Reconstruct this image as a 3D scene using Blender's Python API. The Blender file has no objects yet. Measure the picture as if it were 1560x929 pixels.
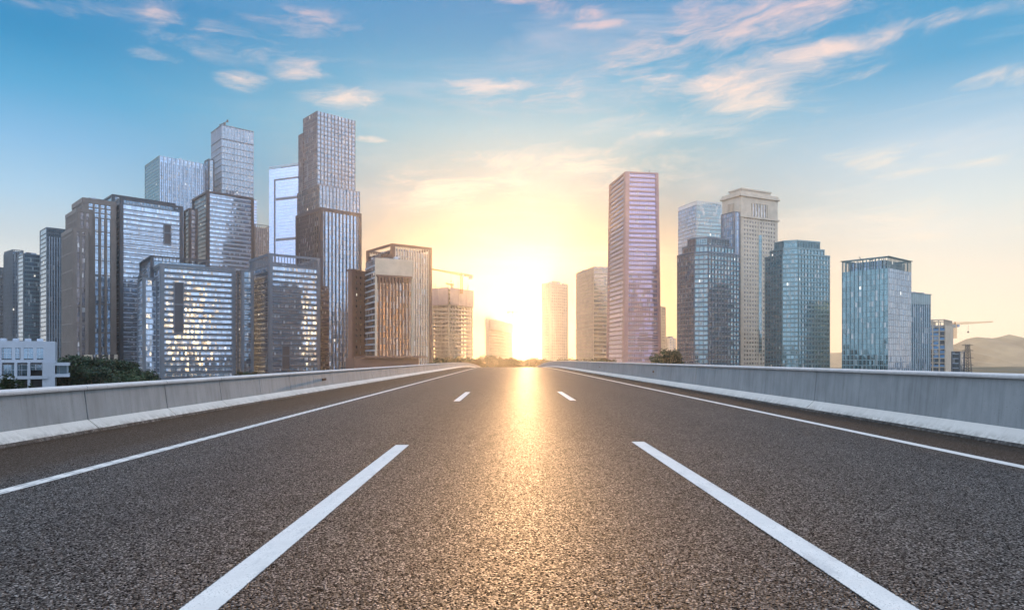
import bpy, bmesh, math, random
from mathutils import Vector
R = math.radians
random.seed(11)
sc = bpy.context.scene
COL = sc.collection

# ---------------------------------------------------------------- camera
F = 1040.0; VX = 775.0; HY = 547.0; CZ = 1.3      # focal length / vanishing point in pixels of the 1560 px photo
cam_d = bpy.data.cameras.new("camera"); cam = bpy.data.objects.new("camera", cam_d); COL.objects.link(cam)
cam.location = (0, 0, CZ); cam.rotation_euler = (R(90), 0, 0)
cam_d.sensor_width = 36; cam_d.lens = F/1560*36
cam_d.shift_x = (780-VX)/1560; cam_d.shift_y = (HY-464.5)/1560
cam_d.clip_start = 0.1; cam_d.clip_end = 30000
sc.camera = cam

def lin(r, g, b, k=1.0):
    f = lambda c: ((c/255)/12.92 if c/255 <= .04045 else ((c/255+.055)/1.055)**2.4)*k
    return (f(r), f(g), f(b), 1)

# ---------------------------------------------------------------- node helper
class NT:
    def __init__(s, tree): s.t = tree; s.t.nodes.clear()
    def n(s, kind, **kw):
        nd = s.t.nodes.new(kind)
        for k, v in kw.items(): setattr(nd, k, v)
        return nd
    def put(s, inp, v):
        if hasattr(v, 'default_value') or isinstance(v, bpy.types.NodeSocket): s.t.links.new(v, inp)
        else: inp.default_value = v
    def m(s, op, a, b=None, c=None, clamp=False):
        nd = s.n('ShaderNodeMath', operation=op, use_clamp=clamp)
        s.put(nd.inputs[0], a)
        if b is not None: s.put(nd.inputs[1], b)
        if c is not None: s.put(nd.inputs[2], c)
        return nd.outputs[0]
    def v(s, op, a, b=None):
        nd = s.n('ShaderNodeVectorMath', operation=op)
        s.put(nd.inputs[0], a)
        if b is not None: s.put(nd.inputs[1], b)
        return nd
    def mr(s, x, a, b, c=0.0, d=1.0, smooth=True):
        nd = s.n('ShaderNodeMapRange', interpolation_type='SMOOTHSTEP' if smooth else 'LINEAR')
        s.put(nd.inputs[0], x)
        for i, q in enumerate((a, b, c, d)): s.put(nd.inputs[i+1], q)
        return nd.outputs[0]
    def mix(s, f, a, b, mode='MIX'):
        nd = s.n('ShaderNodeMix', data_type='RGBA', blend_type=mode)
        s.put(nd.inputs[0], f); s.put(nd.inputs[6], a); s.put(nd.inputs[7], b)
        return nd.outputs[2]
    def fmix(s, f, a, b):
        nd = s.n('ShaderNodeMix', data_type='FLOAT')
        s.put(nd.inputs[0], f); s.put(nd.inputs[2], a); s.put(nd.inputs[3], b)
        return nd.outputs[0]
    def ramp(s, x, stops, interp='LINEAR'):
        nd = s.n('ShaderNodeValToRGB'); cr = nd.color_ramp; cr.interpolation = interp
        while len(cr.elements) < len(stops): cr.elements.new(0.5)
        for e, (p, c) in zip(cr.elements, stops): e.position = p; e.color = c
        s.put(nd.inputs[0], x); return nd.outputs[0]
    def noise(s, vec, scale, detail=4, rough=.55, dist=0.0, lac=2.0):
        nd = s.n('ShaderNodeTexNoise'); s.put(nd.inputs['Vector'], vec)
        nd.inputs['Scale'].default_value = scale; nd.inputs['Detail'].default_value = detail
        nd.inputs['Roughness'].default_value = rough; nd.inputs['Distortion'].default_value = dist
        nd.inputs['Lacunarity'].default_value = lac
        return nd
    def sep(s, vec):
        nd = s.n('ShaderNodeSeparateXYZ'); s.put(nd.inputs[0], vec); return nd.outputs
    def comb(s, x, y, z=0.0):
        nd = s.n('ShaderNodeCombineXYZ')
        for i, q in enumerate((x, y, z)): s.put(nd.inputs[i], q)
        return nd.outputs[0]

def px_dir(px, py):
    x, y, z = (px-VX)/F, 1.0, (HY-py)/F
    return math.atan2(x, y), math.atan2(z, math.hypot(x, y))

# ---------------------------------------------------------------- world
SUN_PX = (803, 507)
SAZ, SEL = px_dir(*SUN_PX)
SUN_STR = 3.7
world = bpy.data.worlds.new("World"); sc.world = world; world.use_nodes = True
w = NT(world.node_tree)
d = w.n('ShaderNodeTexCoord').outputs['Generated']
dx, dy, dz = w.sep(d)
el = w.m('ARCSINE', dz); az = w.m('ARCTAN2', dx, dy)
eld = w.m('MULTIPLY', el, 180/math.pi/90, clamp=True)          # 0..1 for 0..90 degrees
K = 10.0
def stops(lst): return [(e/90, (c[0]/4, c[1]/4, c[2]/4, 1)) for e, c in lst]
HIGH = [(38,(.25,.50,.85)),(55,(.95,1.1,1.35)),(90,(1.25,1.35,1.55))]
leftw = w.ramp(eld, stops([(0,(1.1,1.0,.9)),(4.3,(.90,.90,.84)),(8.3,(.52,.62,.67)),(11.5,(.34,.56,.74)),(15,(.19,.44,.69)),(18.5,(.05,.32,.57)),(21.6,(.0,.22,.46)),(25,(.0,.19,.43))]+HIGH))
sunw = w.ramp(eld, stops([(0,(.25,.10,.03)),(6,(.05,.06,.03)),(10,(.06,.15,.17)),(13,(.10,.25,.32)),(16,(.13,.35,.44)),(18.5,(.13,.40,.53)),(22,(.04,.33,.54)),(25,(.004,.25,.49)),(28,(.004,.21,.46))]+HIGH))
rightw = w.ramp(eld, stops([(0,(1.2,.90,.64)),(2.2,(1.08,.90,.68)),(6.7,(.80,.77,.66)),(11,(.64,.71,.70)),(15,(.46,.60,.70)),(18,(.22,.44,.62)),(20.5,(.05,.31,.54)),(25,(.02,.26,.50))]+HIGH))
backw = w.ramp(eld, stops([(0,(1.25,1.35,1.6)),(8,(1.45,1.6,1.9)),(20,(1.5,1.75,2.15)),(40,(1.35,1.6,2.05)),(60,(1.1,1.35,1.75)),(90,(1.0,1.15,1.4))]))
base = w.mix(w.mr(az, R(-37), R(-4)), leftw, sunw)
base = w.mix(w.mr(az, R(6), R(34)), base, rightw)
base = w.mix(w.mr(w.m('ABSOLUTE', az), R(60), R(115)), base, backw)
sc4 = w.n('ShaderNodeVectorMath', operation='SCALE'); w.put(sc4.inputs[0], base); sc4.inputs['Scale'].default_value = 4.0
base = sc4.outputs[0]
# halo of the low sun
sunv = (math.sin(SAZ)*math.cos(SEL), math.cos(SAZ)*math.cos(SEL), math.sin(SEL))
ang = w.m('ARCCOSINE', w.m('MINIMUM', w.v('DOT_PRODUCT', d, sunv).outputs['Value'], 0.9999999))
halo1 = w.m('EXPONENT', w.m('MULTIPLY', w.m('POWER', w.m('DIVIDE', ang, R(1.25)), 2.0), -1.0))
halo2 = w.m('EXPONENT', w.m('DIVIDE', ang, -R(4.2)))
halo3 = w.m('EXPONENT', w.m('DIVIDE', ang, -R(11)))
def scaled(c, f):
    return w.v('SCALE', c[:3]) , f
def addscaled(a, col, f):
    s_ = w.n('ShaderNodeVectorMath', operation='SCALE'); s_.inputs[0].default_value = col[:3]; w.put(s_.inputs['Scale'], f)
    return w.v('ADD', a, s_.outputs[0]).outputs[0]
# clouds
p = w.comb(w.m('MULTIPLY', az, 1.0), w.m('MULTIPLY', el, 2.2), 0.0)
warp = w.noise(p, 5.0, 3, .6)
pw = w.v('ADD', p, w.v('MULTIPLY', w.v('SUBTRACT', warp.outputs['Color'], (.5,.5,.5)).outputs[0], (.16,.09,0)).outputs[0]).outputs[0]
rot = w.n('ShaderNodeVectorRotate', rotation_type='Z_AXIS'); w.put(rot.inputs['Vector'], pw); rot.inputs['Angle'].default_value = R(-14)
ps = w.v('MULTIPLY', rot.outputs[0], (.72, 1.35, 1)).outputs[0]
nz = w.noise(ps, 11.0, 10, .64, .45).outputs['Fac']
nz_f = w.noise(ps, 34.0, 8, .7, .5).outputs['Fac']
nz2 = w.noise(w.v('MULTIPLY', p, (1.0,2.6,1)).outputs[0], 3.2, 8, .6, .6).outputs['Fac']
blobs = [(330,60,260,34,.34),(470,40,120,30,.4),(250,30,60,30,.4),(900,150,260,60,.30),(1080,200,240,50,.30),(640,290,180,40,.42),(860,270,260,60,.42),(1400,330,220,60,.34),(1000,100,120,70,.4),(372,125,40,14,.72),(455,106,50,22,.55),(520,150,70,20,.7),(735,131,78,13,1.0),(238,86,40,13,.55),(985,108,46,26,.5),
 (905,18,34,16,.75),(915,38,60,9,.6),(790,2,60,7,.7),(1160,30,150,60,.75),(1130,140,110,45,.9),(1240,78,130,18,1.0),(1180,90,170,110,.55),
 (1400,36,210,12,.5),(1320,240,110,22,.55),(1520,120,60,16,.5),(760,244,90,20,.5),(820,262,110,8,.5),(90,14,60,10,.4),(40,6,40,8,.4),(700,190,120,60,.12),
 (1390,265,60,10,.35),(1490,250,70,10,.35),(560,212,30,6,.6),(580,270,60,9,.35),(1090,10,110,40,.4),(840,12,40,16,.4)]
mask = None
azel = w.comb(az, el, 0.0)
for (bx_, by_, rx, ry, amp) in blobs:
    a0, e0 = px_dir(bx_, by_)
    dd = w.v('MULTIPLY', w.v('SUBTRACT', azel, (a0, e0, 0)).outputs[0], (F/rx*1.05, F/ry*1.1, 0)).outputs[0]
    ln = w.v('LENGTH', dd).outputs['Value']
    v_ = w.mr(ln, 0.0, 1.6, amp, 0.0)
    mask = v_ if mask is None else w.m('MAXIMUM', mask, v_)
dens = w.m('ADD', w.m('MULTIPLY', nz, .75), w.m('MULTIPLY', nz_f, .25))
cl = w.mr(w.m('ADD', dens, w.m('MULTIPLY', mask, .32)), .53, .93)
cl = w.m('MULTIPLY', cl, w.mr(mask, 0.02, .35))
veil = w.m('MULTIPLY', w.mr(nz2, .47, .78), w.mr(el, R(4), R(10), .1, .34))
# veil is stronger on the right hand sky
veil = w.m('MULTIPLY', veil, w.mr(az, R(-30), R(12), .08, 1.0))
ccol = w.ramp(w.mr(el, R(3), R(28), 0.0, 1.0, False), [(0, lin(255,238,214)), (.5, lin(255,232,205)), (.8, lin(255,218,200)), (1, lin(250,196,186))])
vcol = w.ramp(w.mr(el, R(3), R(28), 0.0, 1.0, False), [(0, lin(255,240,222)), (.6, lin(240,226,216)), (1, lin(214,205,214))])
sky = w.mix(veil, base, vcol)
sky = w.mix(w.m('MULTIPLY', cl, .82), sky, ccol)
sky = addscaled(sky, (1.0, .60, .18), w.m('MULTIPLY', halo2, .12))
sky = addscaled(sky, (1.0, .88, .62), w.m('MULTIPLY', halo1, 5.0))
nish = w.n('ShaderNodeTexSky', sky_type='NISHITA', sun_disc=False, sun_elevation=SEL, sun_rotation=SAZ, altitude=50, air_density=1.0, dust_density=1.2, ozone_density=2.0)
skyk = w.n('ShaderNodeVectorMath', operation='SCALE'); w.put(skyk.inputs[0], sky); skyk.inputs['Scale'].default_value = K
final = w.mix(.06, skyk.outputs[0], nish.outputs[0])
bg = w.n('ShaderNodeBackground'); w.put(bg.inputs[0], final); bg.inputs[1].default_value = 0.1
wo = w.n('ShaderNodeOutputWorld'); w.t.links.new(bg.outputs[0], wo.inputs[0])
world.cycles.sampling_method = 'MANUAL'; world.cycles.sample_map_resolution = 1024

sun_d = bpy.data.lights.new("sun", 'SUN'); sun = bpy.data.objects.new("sun", sun_d); COL.objects.link(sun)
sun_d.energy = SUN_STR; sun_d.angle = R(0.5); sun_d.color = (1.0, .56, .25)
sun.rotation_euler = Vector((-sunv[0], -sunv[1], -sunv[2])).to_track_quat('-Z', 'Y').to_euler()

vs = sc.view_settings; vs.view_transform = 'Standard'; vs.look = 'None'; vs.exposure = 0.35; vs.gamma = 1; vs.use_curve_mapping = False
sc.cycles.volume_bounces = 0; sc.cycles.max_bounces = 4

# ---------------------------------------------------------------- tags and objects
def tag(o, label=None, cat=None, group=None, kind=None):
    if label: o['label'] = label
    if cat: o['category'] = cat
    if group: o['group'] = group
    if kind: o['kind'] = kind
    return o
def empty(name, loc, label, cat, group=None):
    o = bpy.data.objects.new(name, None); COL.objects.link(o); o.location = loc; o.empty_display_size = 1
    return tag(o, label, cat, group)

class MB:
    def __init__(s): s.v = []; s.f = []; s.uv = []
    def quad(s, pts, uvs=None):
        i = len(s.v); s.v += [tuple(q) for q in pts]; s.f.append(tuple(range(i, i+len(pts))))
        s.uv += uvs if uvs else [(0, 0)]*len(pts)
    def fbox(s, fr, u0, u1, z0, z1, n0, n1):
        """box in the frame of a wall: u along, z up, n outwards; UV in metres"""
        O, U, N = fr
        def P(u, z, n): return (O[0]+U[0]*u+N[0]*n, O[1]+U[1]*u+N[1]*n, z)
        i = len(s.v)
        s.v += [P(u0,z0,n1),P(u1,z0,n1),P(u1,z1,n1),P(u0,z1,n1),P(u0,z0,n0),P(u1,z0,n0),P(u1,z1,n0),P(u0,z1,n0)]
        for q in ((0,1,2,3),(5,4,7,6),(4,0,3,7),(1,5,6,2),(3,2,6,7),(4,5,1,0)):
            s.f.append(tuple(i+k for k in q))
        s.uv += [(u0,z0),(u1,z0),(u1,z1),(u0,z1), (u1,z0),(u0,z0),(u0,z1),(u1,z1), (n0,z0),(n1,z0),(n1,z1),(n0,z1), (n1,z0),(n0,z0),(n0,z1),(n1,z1), (u0,n1),(u1,n1),(u1,n0),(u0,n0), (u0,n0),(u1,n0),(u1,n1),(u0,n1)]
    def box(s, x0, x1, y0, y1, z0, z1): s.fbox(((0,0),(1,0),(0,-1)), x0, x1, z0, z1, -y1, -y0)
    def bar(s, a, b, r, n=4):
        a = Vector(a); b = Vector(b); dr = (b-a)
        if dr.length < 1e-6: return
        dr.normalize(); up = Vector((0,0,1)) if abs(dr.z) < .95 else Vector((1,0,0))
        p1 = dr.cross(up).normalized(); p2 = dr.cross(p1); i = len(s.v)
        rr = r if isinstance(r, tuple) else (r, r)
        for q, rad in ((a, rr[0]), (b, rr[1])):
            for k in range(n):
                t = 2*math.pi*(k+.5)/n; s.v.append(tuple(q+p1*math.cos(t)*rad+p2*math.sin(t)*rad))
        for k in range(n):
            s.f.append((i+k, i+(k+1)%n, i+n+(k+1)%n, i+n+k)); s.uv += [(0,0)]*4
        s.f.append(tuple(i+k for k in range(n))[::-1]); s.uv += [(0,0)]*n
        s.f.append(tuple(i+n+k for k in range(n))); s.uv += [(0,0)]*n
    def build(s, name, mat, parent=None, origin=None, smooth=False):
        me = bpy.data.meshes.new(name)
        off = Vector(origin) if origin is not None else (Vector(parent.matrix_basis.translation) if parent else Vector((0,0,0)))
        if off.length: s.v = [(a-off.x, b-off.y, c-off.z) for a, b, c in s.v]
        me.from_pydata(s.v, [], s.f)
        ul = me.uv_layers.new(name='UVMap'); flat = [c for t in s.uv for c in t]
        if len(flat) == len(ul.data)*2: ul.data.foreach_set('uv', flat)
        me.materials.append(mat)
        if smooth: me.polygons.foreach_set('use_smooth', [True]*len(me.polygons))
        me.update()
        o = bpy.data.objects.new(name, me); COL.objects.link(o)
        if parent: o.parent = parent
        else: o.location = off
        return o

# ---------------------------------------------------------------- materials
def new_mat(name):
    m = bpy.data.materials.new(name); m.use_nodes = True; t = NT(m.node_tree)
    b = t.n('ShaderNodeBsdfPrincipled'); o = t.n('ShaderNodeOutputMaterial'); t.t.links.new(b.outputs[0], o.inputs[0])
    return m, t, b
def plain(name, col, rough=.6, metal=0.0, var=.12, vs_=.15, spec=.5):
    m, t, b = new_mat(name)
    pos = t.n('ShaderNodeNewGeometry').outputs['Position']
    n1 = t.noise(pos, vs_, 6, .6).outputs['Fac']
    c = t.mix(t.mr(n1, .3, .7, 0, 1), tuple(x*(1-var) for x in col[:3])+(1,), tuple(min(1, x*(1+var)) for x in col[:3])+(1,))
    t.put(b.inputs['Base Color'], c); b.inputs['Roughness'].default_value = rough; b.inputs['Metallic'].default_value = metal
    b.inputs['Specular IOR Level'].default_value = spec
    return m
def glass(name, tint, pane=1.5, storey=3.9, line=.07, hline=.10, linecol=(.12,.13,.15), var=.35, tilt=.02, lit=.003, metal=.75, rough=.06, spand=0.0, spandcol=(.2,.22,.25), wav=.006, blinds=.12):
    """reflective curtain wall: every pane has its own tint and a slight tilt; mullion and slab lines; some interior lights"""
    m, t, b = new_mat(name)
    uv = t.n('ShaderNodeUVMap').outputs[0]; u, v, _ = t.sep(uv)
    cu = t.m('DIVIDE', u, pane); cv = t.m('DIVIDE', v, storey)
    fu = t.m('FRACT', cu); fv = t.m('FRACT', cv)
    cell = t.comb(t.m('FLOOR', cu), t.m('FLOOR', cv), 0.0)
    wn = t.n('ShaderNodeTexWhiteNoise', noise_dimensions='3D'); t.put(wn.inputs['Vector'], cell)
    rnd, rc = wn.outputs['Value'], wn.outputs['Color']
    wn2 = t.n('ShaderNodeTexWhiteNoise', noise_dimensions='3D'); t.put(wn2.inputs['Vector'], t.v('ADD', cell, (37.3, 11.1, 5)).outputs[0])
    lu = t.m('LESS_THAN', fu, line); lv = t.m('LESS_THAN', fv, hline)
    ln = t.m('MAXIMUM', lu, lv)
    big = t.noise(cell, .13, 3, .6).outputs['Fac']
    dark = tuple(x*(1-var) for x in tint)+(1,); lite = tuple(min(1, x*(1+var*.6)) for x in tint)+(1,)
    c = t.mix(t.m('ADD', t.m('MULTIPLY', rnd, .65), t.m('MULTIPLY', t.mr(big,.35,.65), .35)), dark, lite)
    bl = t.m('LESS_THAN', wn2.outputs['Value'], blinds)         # panes with pale blinds drawn inside
    c = t.mix(t.m('MULTIPLY', bl, .55), c, (.55,.56,.56,1))
    met = t.m('SUBTRACT', metal, t.m('MULTIPLY', bl, metal*.5))
    if spand > 0:
        sp = t.m('GREATER_THAN', fv, 1-spand)
        c = t.mix(sp, c, spandcol+(1,)); met = t.m('MULTIPLY', met, t.m('SUBTRACT', 1.0, t.m('MULTIPLY', sp, .8)))
    c = t.mix(ln, c, linecol+(1,)); met = t.m('MULTIPLY', met, t.m('SUBTRACT', 1.0, ln))
    t.put(b.inputs['Base Color'], c); t.put(b.inputs['Metallic'], met)
    t.put(b.inputs['Roughness'], t.m('ADD', rough, t.m('MULTIPLY', ln, .35)))
    b.inputs['Specular IOR Level'].default_value = .8
    nrm = t.n('ShaderNodeNewGeometry').outputs['Normal']
    off = t.v('SUBTRACT', rc, (.5,.5,.5)).outputs[0]
    s1 = t.n('ShaderNodeVectorMath', operation='SCALE'); t.put(s1.inputs[0], off); s1.inputs['Scale'].default_value = tilt*2
    wv = t.noise(t.comb(u, v, 0.0), .35, 2, .5).outputs['Color']
    s2 = t.n('ShaderNodeVectorMath', operation='SCALE'); t.put(s2.inputs[0], t.v('SUBTRACT', wv, (.5,.5,.5)).outputs[0]); s2.inputs['Scale'].default_value = wav*4
    nn = t.v('NORMALIZE', t.v('ADD', t.v('ADD', nrm, s1.outputs[0]).outputs[0], s2.outputs[0]).outputs[0]).outputs[0]
    t.put(b.inputs['Normal'], nn)
    if lit > 0:
        lt = t.m('MULTIPLY', t.m('GREATER_THAN', wn2.outputs['Value'], 1-lit), t.m('MULTIPLY', t.m('GREATER_THAN', fv, .45), t.m('SUBTRACT', 1.0, ln)))
        b.inputs['Emission Color'].default_value = (1.0, .92, .78, 1); t.put(b.inputs['Emission Strength'], t.m('MULTIPLY', lt, .9))
    return m

M = {}
M['dark_metal'] = plain('dark_metal', (.038,.046,.060), .45, .3)
M['dark_brown'] = plain('dark_brown', (.050,.042,.047), .5, .2)
M['mid_metal'] = plain('mid_metal', (.095,.122,.155), .4, .4)
M['light_metal'] = plain('light_metal', (.31,.375,.46), .38, .3)
M['pale_panel'] = plain('pale_panel', (.34,.40,.50), .3, .25)
M['white_wall'] = plain('white_wall', (.27,.32,.39), .7)
M['stone'] = plain('stone', (.15,.130,.120), .8)
M['cream_stone'] = plain('cream_stone', (.47,.41,.33), .8)
M['rose_metal'] = plain('rose_metal', (.33,.20,.19), .4, .4)
M['concrete'] = plain('concrete', (.33,.31,.28), .85)
M['pale_concrete'] = plain('pale_concrete', (.45,.375,.29), .85)
M['screen'] = plain('screen', (.38,.27,.24), .8)
M['crane'] = plain('crane', (.45,.20,.04), .5, .2)
M['blue_panel'] = plain('blue_panel', (.07,.22,.42), .5)
M['teal_metal'] = plain('teal_metal', (.17,.25,.27), .35, .4)
M['brown_wall'] = plain('brown_wall', (.13,.065,.045), .6)
M['roof'] = plain('roof', (.16,.16,.165), .9)
G = {}
G['blue'] = glass('glass_blue', (.30,.42,.56), 1.4, 3.9, spand=.0)
G['blue_band'] = glass('glass_blue_band', (.38,.50,.64), 1.35, 3.9, hline=.12, var=.45)
G['deep'] = glass('glass_deep', (.14,.22,.30), 1.5, 3.8, var=.4, lit=.004)
G['teal'] = glass('glass_teal', (.15,.27,.31), 1.5, 3.8, var=.2, lit=.003)
G['grey'] = glass('glass_grey', (.21,.28,.35), 1.5, 4.0, var=.25, blinds=.05)
G['pale'] = glass('glass_pale', (.36,.47,.66), 1.6, 4.0, var=.1, line=.05, hline=.07, linecol=(.28,.36,.5), lit=0, tilt=.008, blinds=0)
G['rose'] = glass('glass_rose', (.36,.30,.42), 1.5, 3.9, var=.15, lit=0, linecol=(.4,.3,.3), blinds=.03)
G['amber'] = glass('glass_amber', (.45,.34,.26), 1.8, 3.9, var=.3, lit=0)
G['green'] = glass('glass_green', (.15,.26,.30), 1.3, 3.5, var=.3, lit=.005, linecol=(.18,.28,.32), line=.12, hline=.14, blinds=.07)
G['taupe'] = glass('glass_taupe', (.26,.27,.30), 1.3, 3.4, var=.4, lit=.004, linecol=(.22,.19,.19), line=.14, hline=.18, blinds=.15)
G['brown'] = glass('glass_brown', (.13,.125,.14), 1.4, 3.9, var=.4, lit=.004, linecol=(.08,.06,.055))
G['window'] = glass('glass_window', (.42,.42,.42), 1.2, 3.6, var=.6, lit=.004, blinds=.3)

# ---------------------------------------------------------------- setting: ground, hills, road
GZ = -13.0
def ground_mat():
    m, t, b = new_mat('ground')
    pos = t.n('ShaderNodeNewGeometry').outputs['Position']
    a = t.noise(pos, .01, 8, .6).outputs['Fac']; c = t.noise(pos, .4, 6, .6).outputs['Fac']
    col = t.ramp(a, [(.35, (.05,.07,.03,1)), (.5, (.09,.09,.06,1)), (.62, (.16,.15,.13,1))])
    t.put(b.inputs['Base Color'], t.mix(.4, col, t.ramp(c, [(.3,(.03,.04,.02,1)),(.7,(.12,.11,.08,1))])))
    b.inputs['Roughness'].default_value = .95; b.inputs['Specular IOR Level'].default_value = .1
    return m
gm = MB(); gm.quad([(-1890,-690,GZ),(1890,-690,GZ),(1890,1840,GZ),(-1890,1840,GZ)])
tag(gm.build('ground', ground_mat()), kind='structure')

def hills_mat():
    m, t, b = new_mat('hill')
    pos = t.n('ShaderNodeNewGeometry').outputs['Position']
    a = t.noise(pos, .012, 8, .65).outputs['Fac']
    t.put(b.inputs['Base Color'], t.ramp(a, [(.35,(.27,.19,.11,1)),(.65,(.42,.30,.17,1))])); b.inputs['Roughness'].default_value = 1
    return m
HM = hills_mat()
from mathutils import noise as mnoise
def hills(profile, D, depth, n=90, rows=14):
    xs = [(p_[0]-VX)/F*D for p_ in profile]; hs = [max(0, CZ+(HY-p_[1])/F*D-GZ) for p_ in profile]
    mb = MB(); grid = []
    for j in range(rows+1):
        v_ = j/rows*2-1; row = []
        for i in range(n+1):
            x = xs[0]+(xs[-1]-xs[0])*i/n
            k = max(q for q in range(len(xs)-1) if xs[q] <= x+1e-6); tt = (x-xs[k])/(xs[k+1]-xs[k]); tt = tt*tt*(3-2*tt)
            h = hs[k]*(1-tt)+hs[k+1]*tt
            h = h*(1-abs(v_)**1.3) + (mnoise.fractal(Vector((x*.008, v_*2, D*.1)), 1, 2, 5)*9)*(1-abs(v_))*min(1, h/40)
            row.append((x, D+v_*depth, GZ-1+max(0, h+1)))
        grid.append(row)
    for j in range(rows):
        for i in range(n): mb.quad([grid[j][i], grid[j][i+1], grid[j+1][i+1], grid[j+1][i]])
    o = mb.build('hills', HM, smooth=True)
    return tag(o, kind='structure')
hills([(1436,560),(1447,545),(1458,530),(1473,521),(1488,514),(1505,517),(1516,520),(1527,515),(1538,511),(1544,512),(1552,519),(1580,519),(1640,505),(1720,515),(1800,560)], 1500, 200)
hills([(1180,562),(1230,545),(1262,539),(1285,538),(1320,541),(1380,550),(1440,562)], 1400, 180, 60)
hills([(820,560),(850,549),(880,546),(950,548),(1010,546),(1040,560)], 1500, 180, 60)

# road profile: flat, then falls away behind a crest
def road_z(y):
    if y < 95: return 0.0
    return -((y-95)**2)/5200.0 if y < 215 else -(120**2)/5200.0-(y-215)*.046
YS = [-14, -6, 0, 4, 8, 12, 18, 26, 36, 50, 65, 80, 95] + [95+12*k for k in range(1, 22)]
YS = [y for y in YS if road_z(y) > GZ+1]
def asphalt():
    m, t, b = new_mat('asphalt')
    pos = t.n('ShaderNodeNewGeometry').outputs['Position']
    x, y, z = t.sep(pos)
    vo = t.n('ShaderNodeTexVoronoi', feature='F1'); t.put(vo.inputs['Vector'], pos); vo.inputs['Scale'].default_value = 90
    vr = t.n('ShaderNodeTexWhiteNoise', noise_dimensions='3D'); t.put(vr.inputs['Vector'], vo.outputs['Position'])
    stone = vr.outputs['Value']
    fine = t.noise(pos, 160, 3, .7).outputs['Fac']
    mid = t.noise(pos, 1.3, 6, .6).outputs['Fac']
    big = t.noise(t.v('MULTIPLY', pos, (1,.12,1)).outputs[0], .9, 5, .6).outputs['Fac']
    c = t.ramp(stone, [(0,(.002,.002,.0022,1)),(.5,(.007,.0073,.008,1)),(.78,(.026,.027,.029,1)),(.92,(.095,.098,.102,1)),(1,(.30,.305,.31,1))])
    c = t.mix(t.mr(vo.outputs['Distance'], .35, .75, 0, .75), c, (.010,.010,.011,1))
    c = t.mix(1.0, c, t.ramp(mid, [(.3,(.80,.80,.80,1)),(.7,(1.15,1.13,1.1,1))]), 'MULTIPLY')
    c = t.mix(1.0, c, t.ramp(big, [(.3,(.74,.75,.77,1)),(.7,(1.22,1.2,1.17,1))]), 'MULTIPLY')
    # worn wheel tracks, two to a lane
    tr = t.m('COSINE', t.m('MULTIPLY', t.m('ADD', x, .69), 2*math.pi/1.8))
    c = t.mix(1.0, c, t.ramp(t.m('ADD', t.m('MULTIPLY', tr, .35), mid), [(.2,(.84,.84,.85,1)),(.85,(1.12,1.11,1.10,1))]), 'MULTIPLY')
    stain = t.noise(t.v('MULTIPLY', pos, (1,.4,1)).outputs[0], .55, 3, .5).outputs['Fac']
    c = t.mix(t.mr(stain, .64, .72, 0, .35), c, (.012,.012,.013,1))
    ax = t.m('ABSOLUTE', t.m('ADD', x, -.35))
    sh = t.mr(t.m('ADD', ax, t.m('MULTIPLY', t.m('SUBTRACT', mid, .5), .8)), 5.3, 6.3)       # dusty brown shoulder
    c = t.mix(t.m('MULTIPLY', sh, .55), c, t.mix(stone, (.035,.025,.018,1), (.13,.095,.068,1)))
    t.put(b.inputs['Base Color'], c)
    t.put(b.inputs['Roughness'], t.fmix(stone, .80, .50)); t.put(b.inputs['Specular IOR Level'], t.fmix(sh, t.m('MULTIPLY', t.m('POWER', stone, 2.2), 1.15), .05))
    h = t.m('ADD', t.m('MULTIPLY', t.m('SUBTRACT', 1.0, vo.outputs['Distance']), .8), t.m('ADD', t.m('MULTIPLY', fine, .5), t.m('MULTIPLY', stone, .8)))
    b.inputs['IOR'].default_value = 1.55
    bp = t.n('ShaderNodeBump'); bp.inputs['Strength'].default_value = 1.0; bp.inputs['Distance'].default_value = .014
    t.put(bp.inputs['Height'], h); t.put(b.inputs['Normal'], bp.outputs[0])
    return m
XL, XR = -7.40, 7.55
def strip(name, mat, x0, x1, dz, ys, nx=1):
    mb = MB()
    for a, b_ in zip(ys, ys[1:]):
        for i in range(nx):
            u0 = x0+(x1-x0)*i/nx; u1 = x0+(x1-x0)*(i+1)/nx
            mb.quad([(u0,a,road_z(a)+dz),(u1,a,road_z(a)+dz),(u1,b_,road_z(b_)+dz),(u0,b_,road_z(b_)+dz)], [(i/nx,a),((i+1)/nx,a),((i+1)/nx,b_),(i/nx,b_)])
    return mb.build(name, mat)
tag(strip('road', asphalt(), XL-.15, XR+.15, 0, YS, 4), kind='structure')
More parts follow.
